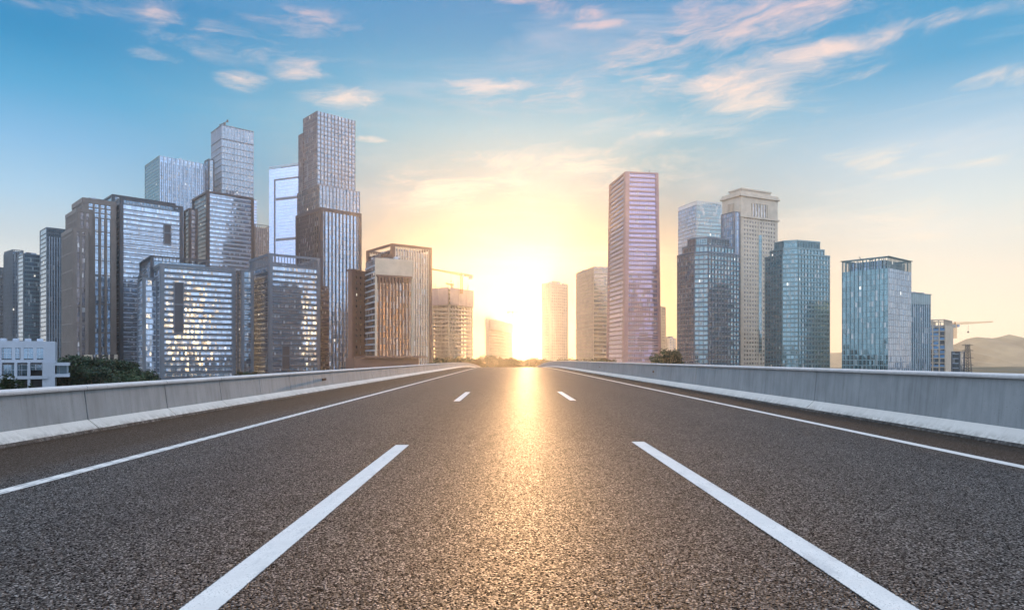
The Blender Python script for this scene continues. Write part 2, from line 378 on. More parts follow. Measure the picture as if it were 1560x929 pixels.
def paint(name, studs=False):
    m, t, b = new_mat(name)
    pos = t.n('ShaderNodeNewGeometry').outputs['Position']; x, y, z = t.sep(pos)
    a = t.noise(pos, 90, 4, .7).outputs['Fac']; c_ = t.noise(pos, 3, 6, .7).outputs['Fac']
    wear = t.m('MULTIPLY', t.mr(a, .54, .68), t.mr(c_, .35, .60, .12, .85))
    ue = t.m('ABSOLUTE', t.m('SUBTRACT', t.sep(t.n('ShaderNodeUVMap').outputs[0])[0], .5))
    edge = t.mr(t.m('ADD', ue, t.m('MULTIPLY', t.m('SUBTRACT', t.noise(pos, 38, 4, .7).outputs['Fac'], .5), .12)), .462, .478)
    scuff = t.noise(t.v('MULTIPLY', pos, (1,.25,1)).outputs[0], 6, 5, .65).outputs['Fac']
    base_ = t.mix(t.mr(scuff, .5, .68, 0, .45), t.ramp(c_, [(.3,(.50,.485,.46,1)),(.7,(.63,.61,.575,1))]), (.30,.30,.30,1))
    col = t.mix(t.m('MAXIMUM', wear, edge), base_, (.045,.044,.043,1))
    if studs:   # rows of small dark dents pressed into the left edge line
        fy = t.m('FRACT', t.m('MULTIPLY', y, 2.6)); e = t.m('ABSOLUTE', t.m('SUBTRACT', x, -4.97))
        rows = t.m('MULTIPLY', t.m('GREATER_THAN', e, .028), t.m('LESS_THAN', e, .062))
        col = t.mix(t.m('MULTIPLY', t.m('MULTIPLY', rows, t.m('LESS_THAN', fy, .5)), .75), col, (.10,.10,.10,1))
    t.put(b.inputs['Base Color'], col); b.inputs['Roughness'].default_value = .55
    bp = t.n('ShaderNodeBump'); bp.inputs['Strength'].default_value = .4; bp.inputs['Distance'].default_value = .003
    t.put(bp.inputs['Height'], a); t.put(b.inputs['Normal'], bp.outputs[0])
    return m
PT = paint('road_paint'); PS = paint('road_paint_dented', True)
tag(strip('edge_line', PS, -5.06, -4.88, .004, YS), kind='structure')
tag(strip('edge_line', PT, 6.11, 6.29, .004, YS), kind='structure')
for x0 in (-1.61, 2.03):
    for a, b_ in ((-6.5, 10.35), (21.1, 27.0)):
        s_ = .4 if x0 > 0 else 0
        tag(strip('lane_line', PT, x0-.105, x0+.105, .004, [a+s_ if a > 0 else a, b_+s_]), kind='structure')

def barrier_mat(name, col, streak=.25, wear=.1, stain=(.10,.095,.085)):
    m, t, b = new_mat(name)
    pos = t.n('ShaderNodeNewGeometry').outputs['Position']; x, y, z = t.sep(pos)
    st = t.noise(t.v('MULTIPLY', pos, (1,3.2,.35)).outputs[0], 2.2, 7, .65).outputs['Fac']
    cl_ = t.noise(pos, 1.1, 7, .62).outputs['Fac']; fn = t.noise(pos, 45, 5, .7).outputs['Fac']
    pits = t.n('ShaderNodeTexVoronoi'); t.put(pits.inputs['Vector'], pos); pits.inputs['Scale'].default_value = 22
    c = t.mix(t.mr(cl_, .32, .68), tuple(q*(1-wear) for q in col)+(1,), tuple(min(1,q*(1+wear)) for q in col)+(1,))
    c = t.mix(t.mr(st, .46, .75, 0, streak), c, tuple(min(1,q*1.45) for q in col)+(1,))
    c = t.mix(t.mr(st, .50, .28, 0, streak*1.4), c, tuple(q*.55 for q in col)+(1,))
    c = t.mix(t.mr(fn, .6, .8, 0, .35), c, stain+(1,))
    drip = t.noise(t.v('MULTIPLY', pos, (1,5.0,.22)).outputs[0], 3.1, 5, .7).outputs['Fac']
    c = t.mix(t.mr(drip, .58, .70, 0, .38), c, tuple(q*.42 for q in col)+(1,))
    splash = t.m('MULTIPLY', t.mr(z, .19, .03), t.mr(t.noise(pos, 7, 6, .7).outputs['Fac'], .38, .62))
    c = t.mix(t.m('MULTIPLY', splash, .6), c, (.10,.09,.075,1))
    pm = t.m('MULTIPLY', t.m('LESS_THAN', pits.outputs['Distance'], .16), t.m('GREATER_THAN', cl_, .52))
    c = t.mix(t.m('MULTIPLY', pm, .5), c, stain+(1,))
    t.put(b.inputs['Base Color'], c); b.inputs['Roughness'].default_value = .8
    bp = t.n('ShaderNodeBump'); bp.inputs['Strength'].default_value = .35; bp.inputs['Distance'].default_value = .01
    t.put(bp.inputs['Height'], t.m('ADD', fn, t.m('MULTIPLY', pm, -1.0))); t.put(b.inputs['Normal'], bp.outputs[0])
    return m
BW = barrier_mat('barrier_concrete', (.205,.225,.235), .35, .12)
BF = barrier_mat('barrier_paint', (.52,.505,.47), .12, .06, (.30,.27,.23))
BC = barrier_mat('barrier_coping', (.42,.42,.42), .2, .1)
def gap_mat():
    m, t, b = new_mat('gap_rubble')
    pos = t.n('ShaderNodeNewGeometry').outputs['Position']
    a = t.noise(pos, 9, 7, .75).outputs['Fac']
    t.put(b.inputs['Base Color'], t.ramp(a, [(.40,(.012,.012,.013,1)),(.55,(.07,.067,.062,1)),(.7,(.22,.21,.2,1))])); b.inputs['Roughness'].default_value = .95
    bp = t.n('ShaderNodeBump'); bp.inputs['Distance'].default_value = .05; t.put(bp.inputs['Height'], a); t.put(b.inputs['Normal'], bp.outputs[0])
    return m
GP = gap_mat()
def barrier(side, xb, H, L0, step, foot_h, label):
    """side +1: body extends to +x from foot xb"""
    root = empty('concrete_barrier', (xb, 0, 0), label, 'barrier')
    def prism(mb, prof, y0, y1):
        i = len(mb.v); n = len(prof)
        for y in (y0, y1):
            for (o_, h) in prof: mb.v.append((xb+side*o_, y, road_z(y)+h))
        for k in range(n):
            q = (i+k, i+(k+1)%n, i+n+(k+1)%n, i+n+k)
            mb.f.append(q if side > 0 else q[::-1]); mb.uv += [(0,0)]*4
        a = tuple(i+k for k in range(n)); c_ = tuple(i+n+k for k in range(n))
        mb.f.append(a[::-1] if side > 0 else a); mb.uv += [(0,0)]*n
        mb.f.append(c_ if side > 0 else c_[::-1]); mb.uv += [(0,0)]*n
    wall = [(.19, foot_h), (.26, H-.075), (.55, H-.075), (.55, .03), (.19, .03)]
    foot = [(.0, .055), (.012, .075), (.185, foot_h+.012), (.188, .05)]
    r = .068; cx = .385; cop = [(.545, H-.072), (.235, H-.072)]
    cop = [(.205, H-.070), (.195, H-.045), (.198, H-.02), (.222, H-.003), (.26, H+.002), (.56, H+.002), (.585, H-.02), (.585, H-.07)]
    y = L0
    ends = []
    while y < YS[-1]-3:
        y1 = min(y+step, YS[-1]-1); ends.append((y, y1)); y = y1
    for k, (a, b_) in enumerate(ends):
        cuts = [a+.017] + ([a+(b_-a)*q for q in (.25,.5,.75)] if a > 80 and step > 5 else []) + [b_-.017]
        for nm, prof, mat in (('wall_panel', wall, BW), ('painted_foot', foot, BF), ('coping', cop, BC)):
            mb = MB()
            for c0, c1 in zip(cuts, cuts[1:]): prism(mb, prof, c0, c1)
            mb.build(nm, mat, root)
    mb = MB()    # crumbling mortar bed between road and foot
    for c0, c1 in zip(YS, YS[1:]): prism(mb, [(-.035, .003), (-.02, .035), (.01, .056), (.19, .056), (.19, .003)], c0, c1)
    mb.build('mortar_bed', GP, root)
    mb = MB()    # joint filler behind the open joints
    for (a, b_) in ends: prism(mb, [(.25, .06), (.30, H-.08), (.5, H-.08), (.5, .06)], b_-.03, b_+.03)
    mb.build('joint_filler', M['dark_metal'], root)
    return root
BL = barrier(-1, XL, .82, -4.9, 2.87, .20, 'low grey concrete barrier with white painted foot along the left shoulder')
BRR = barrier(1, XR, 1.07, -4.7, 11.0, .235, 'taller blue grey concrete barrier with white foot along the right shoulder')
# steel drain stubs poking out of the barriers
def stub(root, side, xb, y, z, l, label):
    mb = MB(); x = xb+side*.22
    mb.bar((x+side*.02, y, z), (x-side*l, y-.02, z+.03), .05, 10)
    o = mb.build('drain_stub', M['rust'], root); return o
M['rust'] = plain('rust', (.13,.075,.05), .7, .3, .3, 9)
stub(BL, -1, XL, 27.9, .46, .16, ''); stub(BRR, 1, XR, 36.6, .62, .05, ''); stub(BRR, 1, XR, 58, .62, .05, '')

# bridge deck and piers below the road
mb = MB()
for a, b_ in zip(YS, YS[1:]):
    i = len(mb.v)
    for y in (a, b_):
        z = road_z(y)
        mb.v += [(XL-.62, y, z-.012), (XR+.62, y, z-.012), (XR+.62, y, z-.5), (XR-1.8, y, z-1.9), (XL+1.8, y, z-1.9), (XL-.62, y, z-.5)]
    for k in range(6): mb.f.append((i+k, i+6+k, i+6+(k+1)%6, i+(k+1)%6)); mb.uv += [(0,0)]*4
deck = mb.build('bridge_deck', M['concrete']); tag(deck, kind='structure')
for y in (2, 34, 66, 98, 130, 162):
    if road_z(y)-1.9 > GZ+1:
        mb = MB()
        for x in (-3.2, 3.2): mb.bar((x, y, GZ-.5), (x, y, road_z(y)-1.9), (1.0, .9), 12)
        mb.box(-5, 5, y-1, y+1, road_z(y)-3, road_z(y)-1.88)
        tag(mb.build('bridge_pier', M['concrete']), kind='structure')

# ---------------------------------------------------------------- towers
def wx(px, D): return (px-VX)/F*D
def wz(py, D): return CZ+(HY-py)/F*D
class Vol: pass
def vol(L, C, Rr, D, theta=None, base=GZ):
    """box with a true rectangular plan: near corner at pixel C and depth D, ends on the rays of L and R"""
    cx, cy = wx(C[0], D), D
    kl, kr = (L[0]-VX)/F, (Rr[0]-VX)/F
    def solve(th):
        c, s = math.cos(th), math.sin(th)
        d1 = c+kl*s; d2 = s-kr*c
        if d1 < .05 or d2 < .05: return None
        tl = (cx-kl*cy)/d1; tr = (kr*cy-cx)/d2
        if tl <= 0 or tr <= 0: return None
        return tl, tr
    if theta is None:
        best = None; H = HY-C[1]
        for k in range(4, 87):
            th = R(k); q = solve(th)
            if not q: continue
            tl, tr = q
            yl = HY-H*D/(D+tl*math.sin(th)); yr = HY-H*D/(D+tr*math.cos(th))
            asp = max(tl/tr, tr/tl)
            e = (yl-L[1])**2+(yr-Rr[1])**2+max(0, asp-2.2)**2*6
            if best is None or e < best[0]: best = (e, th)
        theta = best[1]
    else: theta = R(theta)
    q = solve(theta); k = 0
    while q is None and k < 80:                      # keep both walls visible from the road
        k += 1
        for sg in (1, -1):
            q = q or solve(theta+sg*R(k))
            if q: theta += sg*R(k); break
    tl, tr = q
    c, s = math.cos(theta), math.sin(theta)
    v = Vol(); v.th = math.degrees(theta); v.z0 = base; v.z1 = wz(C[1], D); v.D = D
    v.C = (cx, cy); v.A = (cx-tl*c, cy+tl*s); v.B = (cx+tr*s, cy+tr*c); v.K = (v.A[0]+tr*s, v.A[1]+tr*c)
    v.tl, v.tr = tl, tr
    return v
def faces(v):
    pts = [v.A, v.C, v.B, v.K]; out = []
    for i in range(4):
        a, b_ = pts[i], pts[(i+1) % 4]; L = math.hypot(b_[0]-a[0], b_[1]-a[1]); U = ((b_[0]-a[0])/L, (b_[1]-a[1])/L)
        out.append(((a, U, (U[1], -U[0])), L))
    return out
def inset(v, i_l, i_r=None, back=True, z0=None, z1=None):
    """shrink a volume by metres; i_l moves faces in along left edge direction, i_r along right edge direction"""
    i_r = i_l if i_r is None else i_r
    n = Vol(); n.__dict__.update(v.__dict__)
    th = R(v.th); c, s = math.cos(th), math.sin(th); ul = (-c, s); ur = (s, c)
    def mv(p_, a, b_): return (p_[0]+ul[0]*a+ur[0]*b_, p_[1]+ul[1]*a+ur[1]*b_)
    n.C = mv(v.C, i_l, i_r); n.A = mv(v.A, -i_l, i_r); n.B = mv(v.B, i_l, -i_r); n.K = mv(v.K, -i_l, -i_r)
    n.tl = v.tl-2*i_l; n.tr = v.tr-2*i_r
    if z0 is not None: n.z0 = z0
    if z1 is not None: n.z1 = z1
    return n
class Bld:
    def __init__(s, name, label, v, cat='building', group=None):
        cx = (v.A[0]+v.B[0])/2; cy = (v.A[1]+v.B[1])/2
        s.root = empty(name, (cx, cy, v.z0), label, cat, group); s.mb = {}; s.vk = 0
    def p(s, name, mat, face=None):
        k = (name, mat.name, face, s.vk if name in ('fins','floor_bands','facade_frame','mullions','sunshades','pilasters','crown') else 0)
        if k not in s.mb: s.mb[k] = (MB(), mat)
        return s.mb[k][0]
    def body(s, v, mat, name='curtain_wall', mats=None, roof=True, z0=None, z1=None):
        z0 = v.z0 if z0 is None else z0; z1 = v.z1 if z1 is None else z1; s.vk += 1
        for i, (fr, L) in enumerate(faces(v)):
            m_ = mats[i % 2] if mats else mat
            mb = s.p(name, m_); O, U, N = fr
            P0 = (O[0], O[1]); P1 = (O[0]+U[0]*L, O[1]+U[1]*L)
            off = 300*i+v.D
            mb.quad([(P0[0],P0[1],z0),(P1[0],P1[1],z0),(P1[0],P1[1],z1),(P0[0],P0[1],z1)], [(off,z0+500),(off+L,z0+500),(off+L,z1+500),(off,z1+500)])
        if roof:
            mb = s.p('roof', M['roof'])
            mb.quad([(q[0],q[1],z1-.02) for q in (v.A, v.C, v.B, v.K)])
    def bands(s, v, mat, storey, frac, dep=.35, which=(0,1,2,3), z0=None, z1=None, name='floor_bands', inset_=0.0, jitter=0.0):
        z0 = v.z0 if z0 is None else z0; z1 = v.z1 if z1 is None else z1
        fs = faces(v)
        for i in which:
            fr, L = fs[i]; mb = s.p(name, mat, i if len(which) < 4 else None); z = z0
            while z < z1-storey*.5:
                if jitter:
                    u = inset_
                    while u < L-inset_-.5:
                        du = min(random.uniform(5, 9), L-inset_-u); dzz = random.choice((0,0,.5,-.4))*jitter
                        mb.fbox(fr, u, u+du, z+dzz, z+storey*frac+dzz, .0, dep); u += du
                else: mb.fbox(fr, inset_, L-inset_, z, z+storey*frac, .0, dep)
                z += storey
    def fins(s, v, mat, spacing, w_, dep, which=(0,1,2,3), z0=None, z1=None, name='fins'):
        z0 = v.z0 if z0 is None else z0; z1 = v.z1 if z1 is None else z1
        fs = faces(v)
        for i in which:
            fr, L = fs[i]; mb = s.p(name, mat, i if len(which) < 4 else None); n = max(2, round(L/spacing))
            for k in range(n+1):
                u = L*k/n; mb.fbox(fr, max(0, u-w_/2), min(L, u+w_/2), z0, z1, .0, dep)
    def frame(s, v, mat, t=1.6, dep=.8, top=None, name='facade_frame', which=(0,1,2,3), z0=None, z1=None, bottom=False):
        """dark portal frame round each face"""
        z0 = v.z0 if z0 is None else z0; z1 = v.z1 if z1 is None else z1
        top = t if top is None else top; fs = faces(v)
        for i in which:
            fr, L = fs[i]; mb = s.p(name, mat, i if len(which) < 4 else None)
            mb.fbox(fr, -dep*.5, t, z0, z1-top, .003, dep); mb.fbox(fr, L-t, L+dep*.5, z0, z1-top, .003, dep)
            mb.fbox(fr, -dep*.5, L+dep*.5, z1-top, z1, .003, dep)
            if bottom: mb.fbox(fr, t, L-t, z0, z0+t, .003, dep)
    def grid(s, v, mat, storey, frac, bay, pw, dep=.5, which=(0,1,2,3), z0=None, z1=None, name='wall', margin=1.5):
        """solid wall with punched windows: piers and spandrels standing proud of the glass"""
        z0 = v.z0 if z0 is None else z0; z1 = v.z1 if z1 is None else z1
        fs = faces(v)
        for i in which:
            fr, L = fs[i]; mb = s.p(name, mat, i if len(which) < 4 else None); n = max(1, round((L-2*margin)/bay)); bw = (L-2*margin)/n
            mb.fbox(fr, 0, margin, z0, z1, 0, dep); mb.fbox(fr, L-margin, L, z0, z1, 0, dep)
            for k in range(n+1):
                u = margin+bw*k; mb.fbox(fr, max(margin, u-pw/2), min(L-margin, u+pw/2), z0, z1, 0, dep-.03)
            z = z0
            while z < z1-.2:
                mb.fbox(fr, margin, L-margin, z, min(z1, z+storey*frac), 0, dep-.06); z += storey
    def crown(s, v, mat, h, post, pw, beam=.8, name='crown', dep=.5, z0=None):
        """open screen of posts with a beam on top, sky shows through"""
        z0 = v.z1 if z0 is None else z0
        for fr, L in faces(v):
            mb = s.p(name, mat); n = max(2, round(L/post))
            for k in range(n+1):
                u = min(max(L*k/n, pw/2), L-pw/2); mb.fbox(fr, u-pw/2, u+pw/2, z0, z0+h-beam, -dep, 0)
            mb.fbox(fr, 0, L, z0+h-beam, z0+h, -dep-.003, .003)
    def plant(s, v, h, f=.25, mat=None):
        q = inset(v, v.tl*f, v.tr*f, z0=v.z1, z1=v.z1+h)
        m_ = mat or M['mid_metal']; mb = s.p('plant_room', m_)
        for fr, L in faces(q): mb.fbox(fr, 0, L, q.z0, q.z1, -1.0, 0)
        mb.quad([(a[0],a[1],q.z1-.05) for a in (q.A, q.C, q.B, q.K)])
        mb = s.p('rooftop_unit', M['light_metal']); rr = random.Random(int(v.D*7+v.z1))
        for k in range(4):
            fr, L = faces(v)[k]; u = rr.uniform(.2, .7)*L; mb.fbox(fr, u, u+rr.uniform(2, 4), v.z1, v.z1+rr.uniform(1.2, 2.2), -rr.uniform(4, 5.5), -2.4)
    def done(s):
        for (nm, *_), (mb, mat) in s.mb.items():
            if mb.f: mb.build(nm, mat, s.root)
        return s.root

TG = 'office towers of the skyline'
# --- left cluster -------------------------------------------------------
# sliver of tower at the frame edge
v = vol((-40,410),(-22,405),(6,406), 760); b = Bld('office_tower', 'narrow dark slab tower cut off by the left edge of the picture', v)
b.body(v, G['deep']); b.bands(v, M['dark_metal'], 3.9, .3, .3); b.frame(v, M['dark_metal'], 1, .5); b.plant(v, 3); b.done()
# crowned blue tower
v = vol((6,391),(19,384),(36,386), 720); b = Bld('office_tower', 'blue glass tower with railed crown at the far left behind the white building', v)
b.body(v, G['deep']); b.fins(v, M['mid_metal'], 2.8, .5, .5); b.crown(v, M['mid_metal'], 3, 2.2, .4); b.plant(v, 2.4); b.done()
v = vol((27,389),(36,386),(62,388), 640); b = Bld('office_tower', 'short tower with bright banded left side and dark glass front, third from left', v)
b.body(v, None, mats=(G['blue'], G['deep'])); b.bands(v, M['dark_metal'], 3.9, .12, .3, (0,2)); b.bands(v, M['teal_metal'], 3.9, .14, .2, (1,3)); b.frame(v, M['mid_metal'], .8, .4, 1.2); b.plant(v, 2); b.done()
# pale finned tower
v = vol((61,352),(71,346),(99,348), 600); b = Bld('office_tower', 'slim grey tower with bright banded side and vertical fins left of the stone tower', v)
vt = inset(v, 0, 0, z1=v.z1)
b.body(v, None, mats=(G['blue'], G['grey'])); b.bands(v, M['dark_metal'], 3.9, .14, .3, (0,2)); b.fins(v, M['light_metal'], 1.9, .55, .6, (1,3), z1=v.z1-8); b.frame(v, M['mid_metal'], .6, .3); b.done()
# stone tower with setbacks
v = vol((111,312),(127,301),(176,306), 560); th = v.th
b = Bld('stone_tower', 'brown stone art deco tower with stepped top and tall vertical window strips', v)
v1 = inset(v, .1, .1, z1=wz(330,560)); b.body(v, G['blue'], 'window_strips')
b.grid(v, M['stone'], 4.0, .22, 4.2, 1.3, .7, z0=wz(330,560), z1=v.z1-4, margin=3)
b.grid(v, M['stone'], 12.0, .05, 4.2, 1.9, .9, z0=GZ, z1=wz(330,560), margin=3, name='pilasters')
mbp = b.p('parapet', M['stone'])
for fr, L in faces(v): mbp.fbox(fr, -.4, L+.4, v.z1-4, v.z1, -.5, .9)
for (xl,xc,xr,yy,D_) in ((101,118,140,318,548),(95,112,134,347,536)):
    q = vol((xl,yy+5),(xc,yy),(xr,yy+4), D_, th); b.body(q, G['brown'], 'window_strips'); b.grid(q, M['stone'], 14, .06, 3.0, 1.5, .7, margin=1.4, name='pilasters')
    mbp = b.p('parapet', M['stone'])
    for fr, L in faces(q): mbp.fbox(fr, -.3, L+.3, q.z1-2.5, q.z1+.6, -.5, .8)
q = vol((118,545),(136,540),(178,543), 530, th); b.body(q, G['brown'], 'window_strips'); b.grid(q, M['cream_stone'], 6, .25, 4, 1, .7, name='podium')
b.plant(v, 2.5); b.done()

def framed_tower(name, label, L, C, Rr, D, slab=None, frame_mat='dark_metal', band='pale_panel', gl=('blue_band','blue_band'), storey=4.0, frac=.30, crown_h=0, t=1.8, jitter=.0, recess=None, side_band='light_metal', base=GZ, topbeam=None, tone_z=None):
    v = vol(L, C, Rr, D, base=base); b = Bld(name, label, v)
    zt = v.z1-crown_h
    b.body(v, None, mats=(G[gl[0]], G[gl[1]]), z1=zt)
    b.bands(v, M[side_band], storey, frac*.5, .3, (0,2), z1=zt-1, inset_=t)
    b.bands(v, M[band], storey, frac, .35, (1,3), z1=zt-1, inset_=t, jitter=jitter)
    b.bands(v, M['dark_metal'], storey, .13, .5, (1,3), z0=v.z0+storey*frac, z1=zt-1, inset_=t, name='sunshades')
    b.frame(v, M[frame_mat], t, 1.0, topbeam or t)
    if crown_h:
        for fr, Lf in faces(v):
            mb = b.p('crown', M['mid_metal']); n = max(2, round(Lf/2.2))
            for k in range(1, n): mb.fbox(fr, Lf*k/n-.2, Lf*k/n+.2, zt, v.z1-t, -.5, -.1)
            mb.fbox(fr, t, Lf-t, zt-.6, zt+.5, -.5, .4)
    if slab:     # lower slab stepping out at the left
        q = vol(slab[0], slab[1], slab[2], D+slab[3], v.th, base=base)
        b.body(q, G[gl[0]], z1=q.z1); b.bands(q, M[side_band], storey, frac*.5, .3, z1=q.z1-1, inset_=t*.6); b.frame(q, M[frame_mat], t*.7, .8)
    vv = inset(v, 0, 0, z1=zt); b.plant(vv, min(3.0, crown_h*.8) if crown_h else 1.4, .28)
    if recess:   # tall recessed slot with balconies on the front face: (u0,u1 fraction, y px top, y px bottom)
        fr, Lf = faces(v)[1]; u0, u1 = recess[0]*Lf, recess[1]*Lf; za, zb = wz(recess[2], D), wz(recess[3], D)
        mb = b.p('slot_frame', M['mid_metal'])
        mb.fbox(fr, u0-.6, u0, zb, za, 0, 1.2); mb.fbox(fr, u1, u1+.6, zb, za, 0, 1.2); mb.fbox(fr, u0-.6, u1+.6, za, za+.8, 0, 1.2); mb.fbox(fr, u0-.6, u1+.6, zb-.8, zb, 0, 1.2)
        mb.fbox(fr, u0, u1, (za*.55+zb*.45), (za*.55+zb*.45)+1.0, 0, 1.2)
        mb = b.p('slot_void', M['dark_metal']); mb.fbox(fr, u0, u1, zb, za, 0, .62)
    return b, v
b, v = framed_tower('office_tower', 'tall dark framed tower with staggered pale bands and a recessed slot near its right edge', (155,317),(184,301),(277,312), 575, slab=((153,326),(161,320),(180,322),6), storey=4.1, jitter=1, recess=(.70,.80,334,364), crown_h=5)
q = vol((158,306),(172,296),(266,304), 592, v.th); b.body(q, G['deep']); b.frame(q, M['dark_metal'], 1.5, .8); b.done()
b, v = framed_tower('office_tower', 'front glass block with grey frame and slot near its left corner, right of the trees', (212,420),(246,401),(357,407), 480, slab=((211,428),(219,422),(240,425),6), storey=3.9, frac=.36, band='mid_metal', gl=('blue_band','blue_band'), frame_mat='mid_metal', recess=(.17,.28,430,505), crown_h=3)
q = vol((214,401),(231,389),(316,399), 500, v.th); b.body(q, G['deep'], z1=q.z1-4); b.frame(q, M['dark_metal'], 1.3, .8); b.crown(q, M['dark_metal'], 4, 2.4, .4, z0=q.z1-4); b.done()
b, v = framed_tower('office_tower', 'dark framed striped tower with lower side slab, in front of the finned green tower', (294,303),(316,291),(385,298), 640, slab=((281,322),(289,317),(300,318),-4), storey=4.0, frac=.34, gl=('brown','blue_band'), frame_mat='dark_brown', side_band='dark_metal'); b.done()
b, v = framed_tower('office_tower', 'framed block with open slatted crown and dark left side, centre of the left cluster', (381,396),(411,386),(486,394), 500, slab=((362,417),(369,411),(385,413),4), storey=3.9, frac=.34, band='mid_metal', gl=('deep','blue_band'), frame_mat='mid_metal', side_band='dark_metal', crown_h=8.5, recess=(.24,.38,527,562)); b.done()
def sun_mirror_tower(label, px_, py_, nrm, W, dep, ztop, gl):  # unseen tower added to reflect the low sun as gold glints on facades
    U = (-nrm[1], nrm[0]); v = Vol(); v.A = (px_-U[0]*W/2, py_-U[1]*W/2); v.C = (px_+U[0]*W/2, py_+U[1]*W/2)
    v.B = (v.C[0]-nrm[0]*dep, v.C[1]-nrm[1]*dep); v.K = (v.A[0]-nrm[0]*dep, v.A[1]-nrm[1]*dep)
    v.tl, v.tr, v.z0, v.z1, v.D = W, dep, GZ, ztop, 900; v.th = math.degrees(math.atan2(-U[1], U[0]))
    b = Bld('office_tower', label, v); b.body(v, gl); b.bands(v, M['mid_metal'], 3.9, .12, .25); b.frame(v, M['mid_metal'], 1.0, .5); b.plant(v, 3); b.done()
G['mirror'] = glass('glass_mirror', (.80,.76,.68), 1.5, 3.9, var=.15, tilt=.012, lit=0, metal=.9, rough=.03, blinds=.04)
sun_mirror_tower('added mirror glass tower outside the picture, behind right, throwing sun glints onto the front block', 445, -102, (-.4005, .9163), 52, 34, 150, G['mirror'])
sun_mirror_tower('second added mirror glass tower beyond the right edge, throwing sun glints onto the crowned block', 634, 88, (-.4987, .8668), 34, 30, 175, G['mirror'])
# green finned tower
v = vol((221,251),(243,237),(322,246), 820); b = Bld('office_tower', 'wide greenish tower with tall pale vertical fins behind the front blocks', v)
b.body(v, None, mats=(G['teal'], G['blue'])); b.bands(v, M['teal_metal'], 4, .3, .3, (0,2)); b.fins(v, M['light_metal'], 4.6, 1.0, 1.1, (1,3), z1=v.z1); b.fins(v, M['dark_metal'], 4.6/2, .5, .4, (1,3), z1=v.z1-7, name='mullions')
b.frame(v, M['teal_metal'], .8, .4, which=(0,2))
q = vol((312,247),(318,242),(326,245), 850, v.th); b.body(q, G['grey']); b.frame(q, M['dark_metal'], 1, .5); b.plant(v, 1.2); b.done()
# grey gridded tower
v = vol((322,201),(338,190),(386,198), 880); b = Bld('office_tower', 'pale grey gridded tower with a maintenance crane on its roof', v)
b.body(v, G['grey']); b.fins(v, M['light_metal'], 4.0, .6, .5); b.bands(v, M['mid_metal'], 8, .06, .62, z1=v.z1-18)
mb = b.p('facade_frame', M['mid_metal'])
for fr, L in faces(v): mb.fbox(fr, 0, L, v.z1-18.5, v.z1-17.3, 0, .8); mb.fbox(fr, 0, L, v.z1-1, v.z1, 0, .8)
b.plant(v, 2)
mb = b.p('roof_crane', M['dark_metal']); cx, cy, cz = v.C[0]+2, v.C[1]+3, v.z1
mb.box(cx-1, cx+1.5, cy-1, cy+1, cz, cz+3.5); mb.bar((cx, cy, cz+3), (cx-7, cy, cz+.5), .5); mb.bar((cx, cy, cz+3), (cx+4, cy, cz+5.5), .5); mb.box(cx+3, cx+5, cy-.8, cy+.8, cz+4, cz+7)
b.done()
v = vol((383,308),(387,305),(391,307), 960, 40); b = Bld('office_tower', 'thin pale tower edge peeking out right of the gridded tower', v)
b.body(v, G['pale']); b.bands(v, M['light_metal'], 4, .25, .3); b.plant(v, 1.5); b.done()
v = vol((381,350),(389,347),(412,349), 900); b = Bld('office_tower', 'low olive brown ribbed tower behind, between striped block and pale blue tower', v)
b.body(v, G['brown']); b.fins(v, M['stone'], 2.4, .8, .7); b.crown(v, M['stone'], 5, 3, .6); b.done()
v = vol((410,257),(468,246),(480,248), 820); b = Bld('office_tower', 'pale blue glass tower with inset panel and see through crown', v)
b.body(v, G['pale'], z1=v.z1-4); b.crown(v, M['light_metal'], 4, 2, .4, z0=v.z1-4)
fr, L = faces(v)[0]; mb = b.p('panel_trim', M['mid_metal']); z9 = wz(282, 860)
mb.fbox(fr, 8, 9.5, GZ, z9, 0, .7); mb.fbox(fr, 8, L, z9, z9+1.6, 0, .7)
for yy in (312, 372): b.p('louvre_band', M['mid_metal'], yy).fbox(fr, 11, L-1, wz(yy, 860), wz(yy, 860)+3.2, 0, .4)
b.plant(inset(v,0,0,z1=v.z1-4), 3); b.done()
# tallest tower
v = vol((462,181),(483,169),(541,183), 600); th = v.th
b = Bld('office_tower', 'tallest dark finned skyscraper rising in steps above the left cluster', v)
b.body(v, None, mats=(G['deep'], G['grey'])); b.fins(v, M['dark_metal'], 3.4, .6, .3, (1,3)); b.fins(v, M['dark_metal'], 2.4, .5, .3, (0,2)); b.bands(v, M['mid_metal'], 4, .12, .2)
q = vol((455,207),(461,203),(480,206), 620, th); b.body(q, G['deep']); b.fins(q, M['mid_metal'], 2, .4, .4)
q = vol((453,291),(486,281),(548,291), 592, th); b.body(q, None, mats=(G['brown'], G['grey'])); b.fins(q, M['dark_metal'], 3.4, .5, .3)
q = vol((452,327),(489,316),(549,324), 584, th); b.body(q, None, mats=(G['brown'], G['blue'])); b.fins(q, M['dark_metal'], 3.4, .9, .6, (1,3)); b.fins(q, M['dark_brown'], 4, 1.2, .5, (0,2)); b.frame(q, M['dark_brown'], 1.8, 1.0, 2.6)
b.plant(v, 1.2); b.done()
v = vol((484,440),(491,438),(501,440), 560, 40); b = Bld('apartment_block', 'narrow dark brown block at the foot of the tallest skyscraper', v)
b.body(v, G['brown']); b.bands(v, M['dark_brown'], 3.6, .35, .4); b.crown(v, M['dark_brown'], 1.6, 3, .6); b.done()
